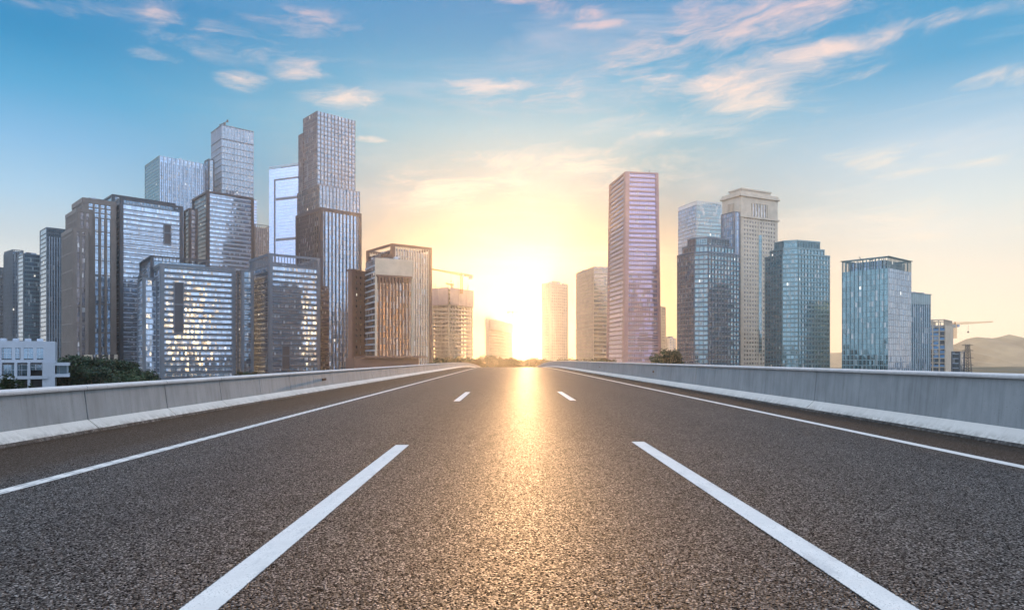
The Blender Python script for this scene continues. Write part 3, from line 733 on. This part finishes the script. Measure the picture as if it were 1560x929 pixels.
# brown block, glass block, finned block
v = vol((531,420),(537,413),(560,408), 455, 25); b = Bld('office_block', 'dark brown masonry block with few windows left of the ribbed glass block', v)
b.body(v, G['brown']); b.grid(v, M['brown_wall'], 3.9, .55, 5, 2.6, .5)
mb = b.p('parapet', M['brown_wall'])
for fr, L in faces(v): mb.fbox(fr, -.8, L+.8, v.z1, v.z1+1.3, -.5, .8)
b.done()
v = vol((557,402),(571,393),(628,404), 440); th = v.th; b = Bld('office_block', 'glass block with big pale fascia and thick dark vertical ribs near the sun', v)
b.body(v, None, mats=(G['brown'], G['amber'])); b.bands(v, M['light_metal'], 3.9, .25, .4, (0,2)); 
fr, L = faces(v)[1]; mb = b.p('fascia', M['pale_concrete']); zf = wz(419, 440); zb = wz(542, 440)
mb.fbox(fr, 0, L, zf, v.z1, 0, 1.2); mb.fbox(fr, 0, 1.0, GZ, zf, 0, 1.2); mb.fbox(fr, L-.8, L, GZ, zf, 0, 1.2)
mb = b.p('ribs', M['brown_wall'])
for k in range(10):
    u = L*(.11+.79*k/9); mb.fbox(fr, u-.35, u+.35, zb, zf, 0, 1.0); mb.fbox(fr, u-.7, u+.7, zf-4, zf-.5, .2, 1.5)
mb.fbox(fr, .5, L-.5, zf-1, zf+.3, .2, 1.8)
mb = b.p('podium', M['brown_wall']); mb.fbox(fr, -14, L+4, GZ, zb-1.5, -20, 2); mb.fbox(fr, -8, L+8, zb-1.4, zb, -20, 5)
b.plant(v, 1.5); b.done()
v = vol((560,382),(598,371),(656,378), 500); b = Bld('office_block', 'finned block with brown portal frame standing behind the ribbed glass block', v)
b.body(v, None, mats=(G['brown'], G['amber']), z1=v.z1-5); b.fins(v, M['pale_concrete'], 2.2, .55, .7, (1,3), z1=v.z1-1); b.fins(v, M['brown_wall'], 3.5, 1.2, .5, (0,2), z1=v.z1-7); b.frame(v, M['brown_wall'], 1.6, 1.0, 2.0); b.plant(inset(v,0,0,z1=v.z1-5), 3, .2); b.done()

# --- construction towers ------------------------------------------------
def construction(label, L, C, Rr, D, ytop, yscr, storey=3.6, theta=None, screen='screen', bay=4.5, stubs=True):
    v = vol(L, C, Rr, D, theta); b = Bld('unfinished_tower', label, v)
    zs = wz(yscr, D); z = GZ
    mb = b.p('floor_slabs', M['pale_concrete'])
    while z < v.z1-1:
        for fr, Lf in faces(v)[:1]: mb.fbox(fr, -.5, Lf+.5, z, z+.55, -v.tr-.5, .5)
        z += storey
    mc = b.p('columns', M['pale_concrete'])
    for fr, Lf in faces(v):
        n = max(2, round(Lf/bay))
        for k in range(n): u = Lf*k/n; mc.fbox(fr, u, u+1.0, GZ, zs, -1.2, -.2)
        mr_ = b.p('edge_beams', M['pale_concrete'])
        z = GZ
        while z < zs-storey: mr_.fbox(fr, 0, Lf, z+.55, z+1.2, -.5, .3); z += storey
    q = inset(v, v.tl*.3, v.tr*.3); mk = b.p('lift_core', M['pale_concrete'])
    for fr, Lf in faces(q): mk.fbox(fr, 0, Lf, GZ, v.z1, -.6, 0)
    ms = b.p('safety_screen', M[screen])
    for fr, Lf in faces(v):
        n = max(1, round(Lf/12))
        for k in range(n): ms.fbox(fr, Lf*k/n+.15, Lf*(k+1)/n-.15, zs, v.z1, .9, 1.3)
    if stubs:
        mt = b.p('column_stubs', M['concrete'])
        for fr, Lf in faces(v):
            for k in range(5): u = Lf*(k+.4)/5; mt.fbox(fr, u, u+.35, v.z1-1, v.z1+random.uniform(2, 7), -3, -2.6)
    b.done(); return v
construction('unfinished concrete tower wrapped in pink safety screens on top, left of the sun', (640,441),(684,438),(720,443), 600, 440, 464)
construction('far unfinished tower block fading into the glare just left of the sun', (740,487),(745,485),(780,486), 900, 485, 500, theta=12, screen='pale_concrete')

def lattice(mb, a, b_, w0, seg, r, w1=None, tri=False):
    a = Vector(a); b_ = Vector(b_); dr = (b_-a); L = dr.length; dr.normalize(); w1 = w1 or w0
    up = Vector((0,0,1)) if abs(dr.z) < .9 else Vector((0,1,0)); s1 = dr.cross(up).normalized(); s2 = s1.cross(dr)
    n = max(2, int(L/seg)); prev = None
    for k in range(n+1):
        t_ = k/n; c = a+dr*L*t_; ww = (w0*(1-t_)+w1*t_)/2
        cur = [c+s1*ww+s2*ww, c-s1*ww+s2*ww, c-s1*ww-s2*ww, c+s1*ww-s2*ww]
        if prev:
            for i in range(4): mb.bar(prev[i], cur[i], r); mb.bar(prev[i], cur[(i+1)%4], r*.7)
        for i in range(4): mb.bar(cur[i], cur[(i+1)%4], r*.7)
        prev = cur
def tower_crane(px, D, ytop, yb, tipx, tailx, ytip, label, r=.28, mat='crane'):
    x = wx(px, D); zt = wz(ytop, D); zb = wz(yb, D); zj = wz(ytip[0], D)
    root = empty('tower_crane', (x, D, zb), label, 'crane')
    mb = MB(); lattice(mb, (x, D, zb), (x, D, zj), 1.8, 2.4, r); mb.build('mast', M[mat], root)
    mb = MB(); lattice(mb, (x, D, zj+.4), (wx(tipx, D), D, wz(ytip[1], D)), 1.5, 2.2, r, .8); mb.build('jib', M[mat], root)
    mb = MB(); tx = wx(tailx, D); lattice(mb, (x, D, zj+.4), (tx, D, wz(ytip[2], D)), 1.5, 2.2, r); mb.build('counter_jib', M[mat], root)
    mb = MB(); zc = wz(ytip[2], D); s_ = 1 if tx > x else -1; mb.box(min(tx, tx-s_*3.5), max(tx, tx-s_*3.5), D-1.2, D+1.2, zc-2.4, zc+.6); mb.build('counterweight', M['concrete'], root)
    mb = MB(); mb.bar((x, D, zj), (x, D, zt), (.7, .3)); mb.bar((x, D, zt), ((x+wx(tipx,D))/2, D, (zj+wz(ytip[1],D))/2+.6), .12); mb.bar((x, D, zt), (tx, D, zc+.6), .12); mb.build('apex', M[mat], root)
    mb = MB(); mb.box(x+.9, x+2.6, D-2.2, D-.6, zj-2.4, zj-.2); mb.build('cab', M['light_metal'], root)
    mb = MB(); hx = x+(wx(tipx, D)-x)*.35; hz = zj+(wz(ytip[1],D)-zj)*.35; mb.bar((hx, D, hz), (hx, D, hz-7), .09); mb.box(hx-.5, hx+.5, D-.5, D+.5, hz-8.2, hz-7); mb.build('hook', M['dark_metal'], root)
    return root
tower_crane(703, 610, 415, 447, 658, 720, (419, 410, 421), 'orange tower crane with long jib above the pink screened tower')
tower_crane(781, 905, 473, 550, 805, 772, (476, 477, 475), 'small hazy tower crane beside the far unfinished tower left of the sun', .2)
tower_crane(1455, 600, 490, 515, 1512, 1449, (494, 490, 495), 'yellow tower crane with long jib pointing right over the hills', .12)
# derrick on the screened tower
root = empty('derrick', (wx(687,600), 606, wz(441,600)), 'small luffing derrick on the roof of the screened unfinished tower', 'crane')
x0, z0_ = wx(687,600), wz(441,600); mb = MB(); lattice(mb, (x0,606,z0_), (x0,606,z0_+6), 1.2, 2, .2); mb.build('mast', M['crane'], root)
mb = MB(); lattice(mb, (x0+2,606,z0_+4.5), (x0-5,606,z0_+6), 1.1, 1.6, .2); mb.build('boom', M['crane'], root)

# --- right cluster --------------------------------------------------------
v = vol((826,435),(838,431),(865,435), 820); b = Bld('residential_tower', 'slim pale residential tower just right of the sun glare', v, 'building')
b.body(v, G['window']); b.grid(v, M['pale_concrete'], 3.4, .4, 3.6, 1.6, .6); b.plant(v, 3.5, .3, M['pale_concrete'])
fr, L = faces(v)[1]; mb = b.p('balconies', M['cream_stone']); z = GZ+4
while z < v.z1-6: mb.fbox(fr, L*.38, L*.62, z, z+1.1, .3, 1.8); z += 3.4
b.done()
v = vol((878,417),(905,406),(950,410), 660); b = Bld('office_tower', 'golden hazy patchwork tower partly hidden behind the tall pink tower', v)
b.body(v, None, mats=(G['amber'], G['amber'])); b.bands(v, M['pale_concrete'], 4, .3, .4, (1,3)); b.grid(v, M['pale_concrete'], 4, .22, 3, .7, .5, (0,2), name='facade_grid'); b.plant(v, 2); b.done()
v = vol((1002,469),(1007,467),(1014,468), 800, 40); b = Bld('residential_tower', 'thin pale tower peeking out right of the tall pink tower', v)
b.body(v, G['window']); b.grid(v, M['pale_concrete'], 3.4, .4, 3.4, 1.5, .4); b.done()
v = vol((1010,518),(1018,515),(1030,517), 900); b = Bld('residential_tower', 'small low hazy block between the pink tower and the grey stepped tower', v)
b.body(v, G['window']); b.grid(v, M['pale_concrete'], 3.4, .4, 3.4, 1.5, .4); b.plant(v, 2.5); b.done()
# tapering pink tower
D = 540
v = vol((925,285),(951,263),(1006,268), D); v.z1 = wz(263, D); b = Bld('office_tower', 'tall tapering pink banded glass skyscraper with solid corner strip', v)
# taper by narrowing with height: body is a frustum built storey by storey
NS = 44; H = v.z1-GZ; st = H/NS
mg = b.p('curtain_wall', G['rose']); ml = b.p('floor_bands', M['rose_metal']); mcn = b.p('corner_piers', M['rose_metal'])
def pink_lv(z): return inset(v, (z-GZ)/H*1.5, (z-GZ)/H*2.0)
for k in range(NS):
    za = GZ+k*st; zb = za+st; q0 = pink_lv(za); q1 = pink_lv(zb); qm = pink_lv((za+zb)/2)
    for i, (fr, L) in enumerate(faces(q0)):
        fr1, L1 = faces(q1)[i]
        A0 = fr[0]; B0 = (A0[0]+fr[1][0]*L, A0[1]+fr[1][1]*L); A1 = fr1[0]; B1 = (A1[0]+fr1[1][0]*L1, A1[1]+fr1[1][1]*L1)
        mg.quad([(A0[0],A0[1],za),(B0[0],B0[1],za),(B1[0],B1[1],zb),(A1[0],A1[1],zb)], [(i*300,za+500),(i*300+L,za+500),(i*300+L1,zb+500),(i*300,zb+500)])
    for i, (fr, L) in enumerate(faces(qm)):
        ml.fbox(fr, 1.2, L-1.2, za, za+st*.30, 0, .75)
        mcn.fbox(fr, -.3, 1.6 if i != 1 else 2.6, za, zb, 0, .9); mcn.fbox(fr, L-(1.6 if i != 0 else 3.2), L+.3, za, zb, 0, .9)
q = pink_lv(v.z1)
for fr, L in faces(q): b.p('parapet', M['rose_metal']).fbox(fr, -.3, L+.3, v.z1, v.z1+1.2, -.5, .9)
b.p('roof', M['roof']).quad([(a[0],a[1],v.z1-.05) for a in (q.A,q.C,q.B,q.K)])
mb = b.p('mast', M['dark_metal']); mb.bar((q.B[0]-6, q.B[1]+2, v.z1), (q.B[0]-6, q.B[1]+2, v.z1+4), .25)
b.done()
# glass tower with curved crown behind
v = vol((1033,318),(1061,306),(1125,313), 720); b = Bld('office_tower', 'pale blue glass tower with railed curved crown left of the cream tower', v)
b.body(v, None, mats=(G['blue'], G['teal']), z1=v.z1-4); b.crown(v, M['light_metal'], 4, 2.2, .35, z0=v.z1-4, beam=.5); b.bands(v, M['mid_metal'], 4, .1, .2)
cx, cy = (v.A[0]+v.B[0])/2, (v.A[1]+v.B[1])/2; mb = b.p('curved_penthouse', G['teal']); rad = min(v.tl, v.tr)*.42; n = 28; 
for k in range(n):
    a0 = 2*math.pi*k/n; a1 = 2*math.pi*(k+1)/n
    mb.quad([(cx+rad*math.cos(a0),cy+rad*math.sin(a0),v.z1-4),(cx+rad*math.cos(a1),cy+rad*math.sin(a1),v.z1-4),(cx+rad*math.cos(a1),cy+rad*math.sin(a1),v.z1-.6),(cx+rad*math.cos(a0),cy+rad*math.sin(a0),v.z1-.6)], [(k*2,0),(k*2+2,0),(k*2+2,3),(k*2,3)])
b.done()
# cream stone tower
D = 620
v = vol((1101,303),(1128,292),(1184,302), D); b = Bld('stone_tower', 'cream stone tower with columned classical top and rows of small windows', v)
zc = wz(328, D)
b.body(v, G['window'], 'windows'); b.grid(v, M['cream_stone'], 3.8, .52, 3.3, 1.5, .6, z1=zc, margin=3)
for i, (fr, L) in enumerate(faces(v)):
    mb = b.p('wall', M['cream_stone']); t1 = v.z1-4
    mb.fbox(fr, 0, L*.28, zc, t1, -.5, .6); mb.fbox(fr, L*.72, L, zc, t1, -.5, .6); mb.fbox(fr, L*.28, L*.72, t1-5, t1, -.5, .6)
    mb.fbox(fr, L*.46, L*.47, GZ, zc, .6, .9); mb.fbox(fr, L*.56, L*.57, GZ, zc, .6, .9)
    cm = b.p('columns', M['cream_stone'], i)
    for k in range(6): u = L*(.31+.076*k); cm.fbox(fr, u-.45, u+.45, zc, t1-5, -.2, .7)
    co = b.p('cornice', M['cream_stone'])
    co.fbox(fr, -1.2, L+1.2, zc-1.6, zc, 0, 1.6); co.fbox(fr, -1.6, L+1.6, t1, t1+1.8, -.5, 2.0); co.fbox(fr, -.6, L+.6, t1+1.8, v.z1, -.8, .9)
q = inset(v, 3.5, 5, z0=v.z1, z1=v.z1+4.5); b.body(q, M['cream_stone'], 'penthouse')
for fr, L in faces(q): b.p('cornice', M['cream_stone']).fbox(fr, -.6, L+.6, q.z1-1, q.z1+.3, -.5, .8)
fr, L = faces(v)[1]; mb = b.p('window_bay', G['green']); mb.fbox(fr, L*.475, L*.555, GZ+20, zc-16, .55, .75)
# glass slab attached at left
q = vol((1099,325),(1119,322),(1127,324), D-14, v.th); b.body(q, G['blue']); b.frame(q, M['mid_metal'], .8, .4); b.fins(q, M['mid_metal'], 2.4, .3, .3)
b.done()
# stepped octagonal towers
def octagon(v, ch):
    """corner-cut plan from a rectangular volume"""
    pts = [v.A, v.C, v.B, v.K]; out = []
    for i in range(4):
        p0, p1, p2 = pts[i-1], pts[i], pts[(i+1) % 4]
        for q_ in (p0, p2):
            L = math.hypot(q_[0]-p1[0], q_[1]-p1[1]); out.append((p1[0]+(q_[0]-p1[0])/L*ch, p1[1]+(q_[1]-p1[1])/L*ch))
    return out
def poly_faces(pts):
    out = []
    for i in range(len(pts)):
        a, c = pts[i], pts[(i+1) % len(pts)]; L = math.hypot(c[0]-a[0], c[1]-a[1]); U = ((c[0]-a[0])/L, (c[1]-a[1])/L); out.append(((a, U, (U[1], -U[0])), L))
    return out
def stepped(label, L, C, Rr, D, gls, metal, tiers, ch, bandf=.24, storey=3.5):
    v = vol(L, C, Rr, D); b = Bld('office_tower', label, v); zprev = GZ
    for ti, (yt, ins) in enumerate(tiers):
        z1 = wz(yt, D); q = inset(v, ins, ins); pts = octagon(q, ch*(1-ins/40)); 
        for i, (fr, Lf) in enumerate(poly_faces(pts)):
            O, U, N = fr; g_ = gls[0] if i in (0, 7, 1) else gls[1]
            zb = zprev if ti else GZ
            b.p('curtain_wall', G[g_]).quad([(O[0],O[1],zb),(O[0]+U[0]*Lf,O[1]+U[1]*Lf,zb),(O[0]+U[0]*Lf,O[1]+U[1]*Lf,z1),(O[0],O[1],z1)], [(i*100,zb+500),(i*100+Lf,zb+500),(i*100+Lf,z1+500),(i*100,z1+500)])
            mb = b.p('floor_bands', M[metal])
            z = zb
            if ti == 0:
                while z < z1-1:
                    mb.fbox(fr, 0, Lf, z, z+storey*bandf, 0, .3); z += storey
            mf = b.p('fins', M[metal]); n = max(1, round(Lf/(1.6 if ti == len(tiers)-1 else 3.2)))
            for k in range(n+1):
                u = min(max(Lf*k/n, .2), Lf-.2); mf.fbox(fr, u-.2, u+.2, zb, z1, 0, .5)
            b.p('parapet', M[metal]).fbox(fr, -.1, Lf+.1, z1-.6, z1+.5, -.5, .6)
        b.p('roof', M['roof']).quad([(a[0], a[1], z1-.05) for a in pts]); zprev = z1
    b.done(); return v
stepped('taupe grey tower with stepped setback top in front of the cream tower', (1023,388),(1068,381),(1137,386), 500, ('taupe','green'), 'mid_metal', ((383,0),(371,3.0),(358,6.0)), 7)
stepped('teal green tower with stepped setback top right of the cream tower', (1155,392),(1204,383),(1275,388), 520, ('green','green'), 'teal_metal', ((386,0),(376,3.0),(363,5.5)), 8)
# blue crowned tower at right and its lower neighbour
v = vol((1283,399),(1353,391),(1388,399), 440); b = Bld('office_tower', 'wide blue finned tower with open flat crown on the right side', v)
zt = wz(408, 440); b.body(v, None, mats=(G['green'], G['blue']), z1=zt); b.fins(v, M['teal_metal'], 2.6, .3, .5, (0,2), z1=v.z1-.6); b.fins(v, M['light_metal'], 3.0, .5, .12, (1,3), z1=zt)
b.crown(v, M['teal_metal'], v.z1-zt, 2.0, .3, z0=zt, beam=.6, dep=.4)
q = inset(v, 3, 3, z0=zt, z1=v.z1-1.5); b.body(q, G['deep'], 'penthouse'); 
for fr, L in faces(v): b.p('roof_plate', M['teal_metal']).fbox(fr, -.9, L+.9, v.z1, v.z1+.4, -2.5, .9)
mb = b.p('roof_crane', M['dark_metal']); x9 = (v.A[0]+v.C[0])/2; y9 = (v.A[1]+v.C[1])/2; mb.bar((x9,y9+4,v.z1),(x9-1.5,y9+4,v.z1+2.2),.2); mb.box(x9+6,x9+7.5,y9+3,y9+5,v.z1,v.z1+1.5)
b.done()
v = vol((1370,450),(1387,447),(1417,453), 500); b = Bld('office_tower', 'narrower grey blue finned tower joined to the right of the wide crowned tower', v)
b.body(v, G['teal']); b.fins(v, M['light_metal'], 2.6, .4, .5); zt = v.z1
for fr, L in faces(v): b.p('parapet', M['teal_metal']).fbox(fr, -.8, L+.8, v.z1, v.z1+.5, -2, .8); b.p('top_louvres', M['teal_metal']).fbox(fr, 0, L, v.z1-7.5, v.z1, 0, .42)
b.plant(v, 1.5); b.done()
v = vol((1410,490),(1440,486),(1452,490), 560); b = Bld('unfinished_tower', 'unfinished concrete block with blue netted floors left of the yellow crane', v)
b.body(inset(v, .8, .8), G['deep'], 'netting', mats=None, z1=v.z1-5); z = GZ
mb = b.p('floor_slabs', M['pale_concrete'])
while z < v.z1-5:
    fr, L = faces(v)[0]; mb.fbox(fr, 0, L, z, z+.6, -v.tr, 0); z += 3.7
for fr, L in faces(v)[0::2]:
    mb = b.p('columns', M['pale_concrete']); n = max(2, round(L/5))
    for k in range(n+1): u = min(L-.4, L*k/n); mb.fbox(fr, u, u+.8, GZ, v.z1-5, -.8, .05)
    mb = b.p('blue_netting', M['blue_panel']); rr = random.Random(4); z = GZ
    while z < v.z1-7:
        for k in range(n):
            if rr.random() < .7: mb.fbox(fr, L*k/n+.9, L*(k+1)/n-.1, z+.7, z+rr.uniform(1.8, 3.4), -.7, -.6)
        z += 3.7
fr, L = faces(v)[1]; b.p('side_wall', M['pale_concrete']).fbox(fr, 0, L, GZ, v.z1-5, -.4, .1)
b.crown(inset(v, .5, .5), M['pale_concrete'], 5, 4.5, .7, .9, z0=v.z1-5, dep=.8); b.done()
v = vol((1450,537),(1462,535),(1469,538), 520); b = Bld('office_block', 'low blue glass block at the foot of the hills beside the lattice pylon', v)
b.body(v, G['deep']); b.bands(v, M['light_metal'], 3.6, .2, .3, (0,2)); b.frame(v, M['mid_metal'], .6, .4); b.done()
# lattice pylon
D = 420; x = wx(1474, D); root = empty('pylon', (x, D, GZ), 'dark lattice transmission pylon standing before the hazy hills', 'pylon')
mb = MB(); zt = wz(525, D); lattice(mb, (x, D, GZ), (x, D, zt), 3.6, 1.6, .16, 1.6); mb.build('mast', M['dark_metal'], root)
for yy in (526, 534, 545, 556):
    mb = MB(); z = wz(yy, D); mb.bar((x-3.6, D, z), (x+3.6, D, z), .14); mb.bar((x-3.6, D, z), (x-.8, D, z+.8), .1); mb.bar((x+3.6, D, z), (x+.8, D, z+.8), .1); mb.build('crossarm', M['dark_metal'], root)

# white low building at the left
D = 158
root = empty('white_building', (wx(-60, D), D, GZ), 'low white building with wide blue windows and open floors at the far left', 'building')
# build it as stacked storeys along the front face running to the right
U_ = (math.cos(R(32)), math.sin(R(32))); FL = 17.2; x1 = wx(84, D); FR = ((x1-U_[0]*FL, D-U_[1]*FL), U_, (U_[1], -U_[0]))
zr = wz(520, D); sty = 3.75
mw, mg_, mi = MB(), [], MB()
lv = [zr-1.0, zr-4.3, zr-5.2, zr-8.2, zr-9.0, zr-12, zr-12.8, GZ]
mw.fbox(FR, 0, FL, zr-.75, zr, -16, .3)                                   # parapet slab
mw.fbox(FR, 0, FL-.0, zr-4.9, zr-4.2, -16, .5)
mi.fbox(FR, .5, FL-.5, GZ, zr-.8, -15.5, -3.0)                             # dark interior volume
mw.fbox(FR, 0, FL*.92, zr-8.6, zr-7.9, -16, 1.6)
mw.fbox(FR, FL, FL+2.8, zr-8.2, zr-7.5, -12, 1.4); mw.fbox(FR, FL, FL+2.8, zr-5.6, zr-4.9, -12, 1.2); mw.fbox(FR, FL*.87, FL-.002, zr-4.25, zr-.7, -12, .30)
mw.fbox(FR, 0, FL*.92, zr-12.3, zr-11.7, -16, 1.6)
for u in (FL*.385, FL*.53, FL*.62, FL*.76):
    mw.fbox(FR, u, u+(3.55 if u > FL*.9 else .6), zr-4.25, zr-.7, -3, .32)
for u in (FL*.0, FL*.40, FL*.56, FL*.70): mw.fbox(FR, u, u+.5, GZ, zr-4.85, -.6, 1.5)
mw.fbox(FR, FL*.86, FL, GZ, zr-4.8, -12, 1.3); mw.fbox(FR, FL*.40, FL*.93, zr-1.5, zr-.7, -.3, .31)
mw.build('wall', M['white_wall'], root); mi.build('interior', M['dark_metal'], root)
for (u0, u1, za, zb) in ((.42,.53,zr-4.0,zr-1.5),(.56,.61,zr-4.0,zr-1.5),(.65,.76,zr-4.0,zr-1.5),(.79,.87,zr-4.0,zr-1.5),(.0,.37,zr-4.0,zr-1.0),(.0,.39,zr-7.8,zr-5),(.415,.555,zr-7.8,zr-5.2),(.575,.695,zr-7.8,zr-5.2),(.715,.85,zr-6.6,zr-5.2)):
    mb = MB(); mb.fbox(FR, FL*u0, FL*u1, za, zb, -.3, .12); o = mb.build('window', G['deep'], root)
    mf = MB(); n = max(2, round((u1-u0)*FL/1.4))
    for k in range(n+1): mf.fbox(FR, FL*u0+(u1-u0)*FL*k/n-.04, FL*u0+(u1-u0)*FL*k/n+.04, za, zb, .12, .2)
    mf.fbox(FR, FL*u0, FL*u1, (za+zb)/2-.04, (za+zb)/2+.04, .12, .19)
    f_ = mf.build('window_frame', M['light_metal'], o, origin=root.location); 
mb = MB(); mb.fbox(FR, FL+.3, FL+2.6, zr-7.5, zr-5.6, -10, .3); mb.build('window', G['deep'], root)
mb = MB()
for k in range(6): mb.fbox(FR, 2+k*2.3, 3.2+k*2.3, zr, zr+.7, -6, -4.5)
mb.build('rooftop_unit', M['light_metal'], root)

# ---------------------------------------------------------------- trees
def leaf_mat(name, c0, c1):
    m, t, b = new_mat(name)
    oi = t.n('ShaderNodeNewGeometry').outputs['Random Per Island']
    t.put(b.inputs['Base Color'], t.mix(oi, c0+(1,), c1+(1,)))
    b.inputs['Roughness'].default_value = .6; b.inputs['Specular IOR Level'].default_value = .2
    return m
LM = [leaf_mat('leaves_dark', (.006,.016,.009), (.022,.045,.020)), leaf_mat('leaves_mid', (.010,.024,.010), (.032,.058,.024))]
BARK = plain('bark', (.09,.065,.045), .9)
def make_tree(h, cr, seed, lm, n=2600, leaf=.42):
    r = random.Random(seed)
    root = bpy.data.objects.new('broadleaf_tree', None); COL.objects.link(root)
    tb = MB(); tb.bar((0,0,0), (.2,.1,h*.45), (h*.028, h*.018), 8)
    clumps = []
    for k in range(15):
        a = r.uniform(0, 6.28); rr = cr*math.sqrt(r.random())*.75; zz = h*(.42+.48*r.random()**.8)
        rr *= (1.15-abs(zz/h-.62)*1.1)
        c = Vector((math.cos(a)*rr, math.sin(a)*rr, zz)); clumps.append((c, cr*r.uniform(.22,.42)))
        tb.bar((.2,.1,h*r.uniform(.25,.45)), tuple(c), (h*.012, h*.003), 5)
    clumps.append((Vector((0,0,h*.86)), cr*.35))
    mb = MB()
    for (c, rad) in clumps:
        for k in range(n//16):
            dv = Vector((r.gauss(0,1), r.gauss(0,1), r.gauss(0,.75))); dv = dv.normalized()*rad*r.random()**.4
            q = c+dv; a = Vector((r.uniform(-1,1), r.uniform(-1,1), r.uniform(-1,1))).normalized(); bb = a.orthogonal().normalized()
            s_ = leaf*r.uniform(.5,1.2)
            mb.quad([q-a*s_, q+bb*s_*.6, q+a*s_, q-bb*s_*.6])
    tb.build('trunk', BARK, root); mb.build('crown', lm, root)
    return root
def copy_tree(o, parent=None):
    c = o.copy(); COL.objects.link(c); c.parent = parent
    for ch in list(o.children): copy_tree(ch, c)
    return c
protos = [make_tree(14.5, 5.2, 1, LM[0]), make_tree(13, 5.8, 2, LM[1]), make_tree(15, 4.6, 3, LM[0])]
used = set()
def put_tree(px, D, ytop, k, label, group, wscale=1.0):
    H0 = (14.5, 13, 15)[k]; h = wz(ytop, D)-GZ; s_ = h/H0/.94
    o = protos[k] if k not in used else copy_tree(protos[k]); used.add(k)
    o.location = (wx(px, D), D, GZ); o.scale = (s_*wscale, s_*wscale, s_); o.rotation_euler = (0, 0, random.uniform(0, 6.28))
    return tag(o, label, 'tree', group)
GL = 'dark trees beside the white building'
gt = [(70,200,568,0),(90,185,556,1),(112,205,547,0),(133,190,544,2),(152,215,549,1),(170,200,552,0),(188,215,550,2),(204,205,560,1),(222,240,566,0),(108,170,564,2),(146,172,562,0),(184,180,566,1),(4,140,574,1)]
gl = ['low dark tree touching the right end of the white building','bushy tree just right of the white building, in front of the stone podium','dark round tree beneath the left edge of the stone tower','tallest dark tree, under the middle of the stone tower','dark tree in front of the right edge of the stone tower','dark tree below the left side of the tall slotted tower','dark tree under the corner of the tall slotted tower','smaller dark tree against the left side of the front glass block','rightmost dark tree tucked in front of the glass block corner','front low tree second from the white building','front low tree in the middle of the dark grove','front low tree at the right of the dark grove','small tree in front of the white building at the picture edge']
for (a, lb) in zip(gt, gl): put_tree(a[0], a[1], a[2], a[3], lb, GL, 1.15)
GC = 'distant trees along the end of the road'
rr = random.Random(8); px = 668; i = 0
near = ['between the ribbed block and the screened tower', 'below the screened unfinished tower', 'between the screened tower and the far unfinished tower', 'below the far unfinished tower and its crane', 'directly below the sun', 'below the slim residential tower', 'between the residential tower and the golden tower', 'below the golden tower', 'below the pink tower']
while px < 930:
    zone = 0 if px < 655 else 1 if px < 718 else 2 if px < 740 else 3 if px < 785 else 4 if px < 822 else 5 if px < 866 else 6 if px < 880 else 7 if px < 922 else 8
    yt = {0:549,1:548,2:548,3:545,4:549,5:550,6:549,7:549,8:549}[zone]+rr.uniform(-2.5, 2)
    put_tree(px, rr.uniform(330, 430), yt, i % 3, 'hazy distant tree '+near[zone], GC, rr.uniform(1.0, 1.5))
    px += rr.uniform(9, 15); i += 1
put_tree(1013, 420, 533, 1, 'taller rounded tree between the pink tower and the taupe tower', GC, 1.1)
put_tree(1026, 400, 537, 0, 'dark tree at the left foot of the taupe stepped tower', GC, 1.0)
for i, p_ in enumerate((365, 376, 388)):
    put_tree(p_, 420, 566, i % 3, ('dark tree between two framed glass blocks, leftmost of three','middle dark tree between two framed glass blocks','dark tree at the left foot of the slatted crown block')[i], GL)

# ---------------------------------------------------------------- haze
mb = MB(); mb.box(-1900, 1900, -700, 1850, GZ-1, 262)
hm = bpy.data.materials.new('haze'); hm.use_nodes = True; t = NT(hm.node_tree)
pv = t.n('ShaderNodeVolumePrincipled'); pv.inputs['Color'].default_value = (.97,.95,.93,1); pv.inputs['Density'].default_value = 2.05e-4; pv.inputs['Anisotropy'].default_value = .80
mo = t.n('ShaderNodeOutputMaterial'); t.t.links.new(pv.outputs[0], mo.inputs['Volume'])
hz = mb.build('haze', hm); tag(hz, kind='stuff', label='thin warm haze hanging over the whole city', cat='haze')
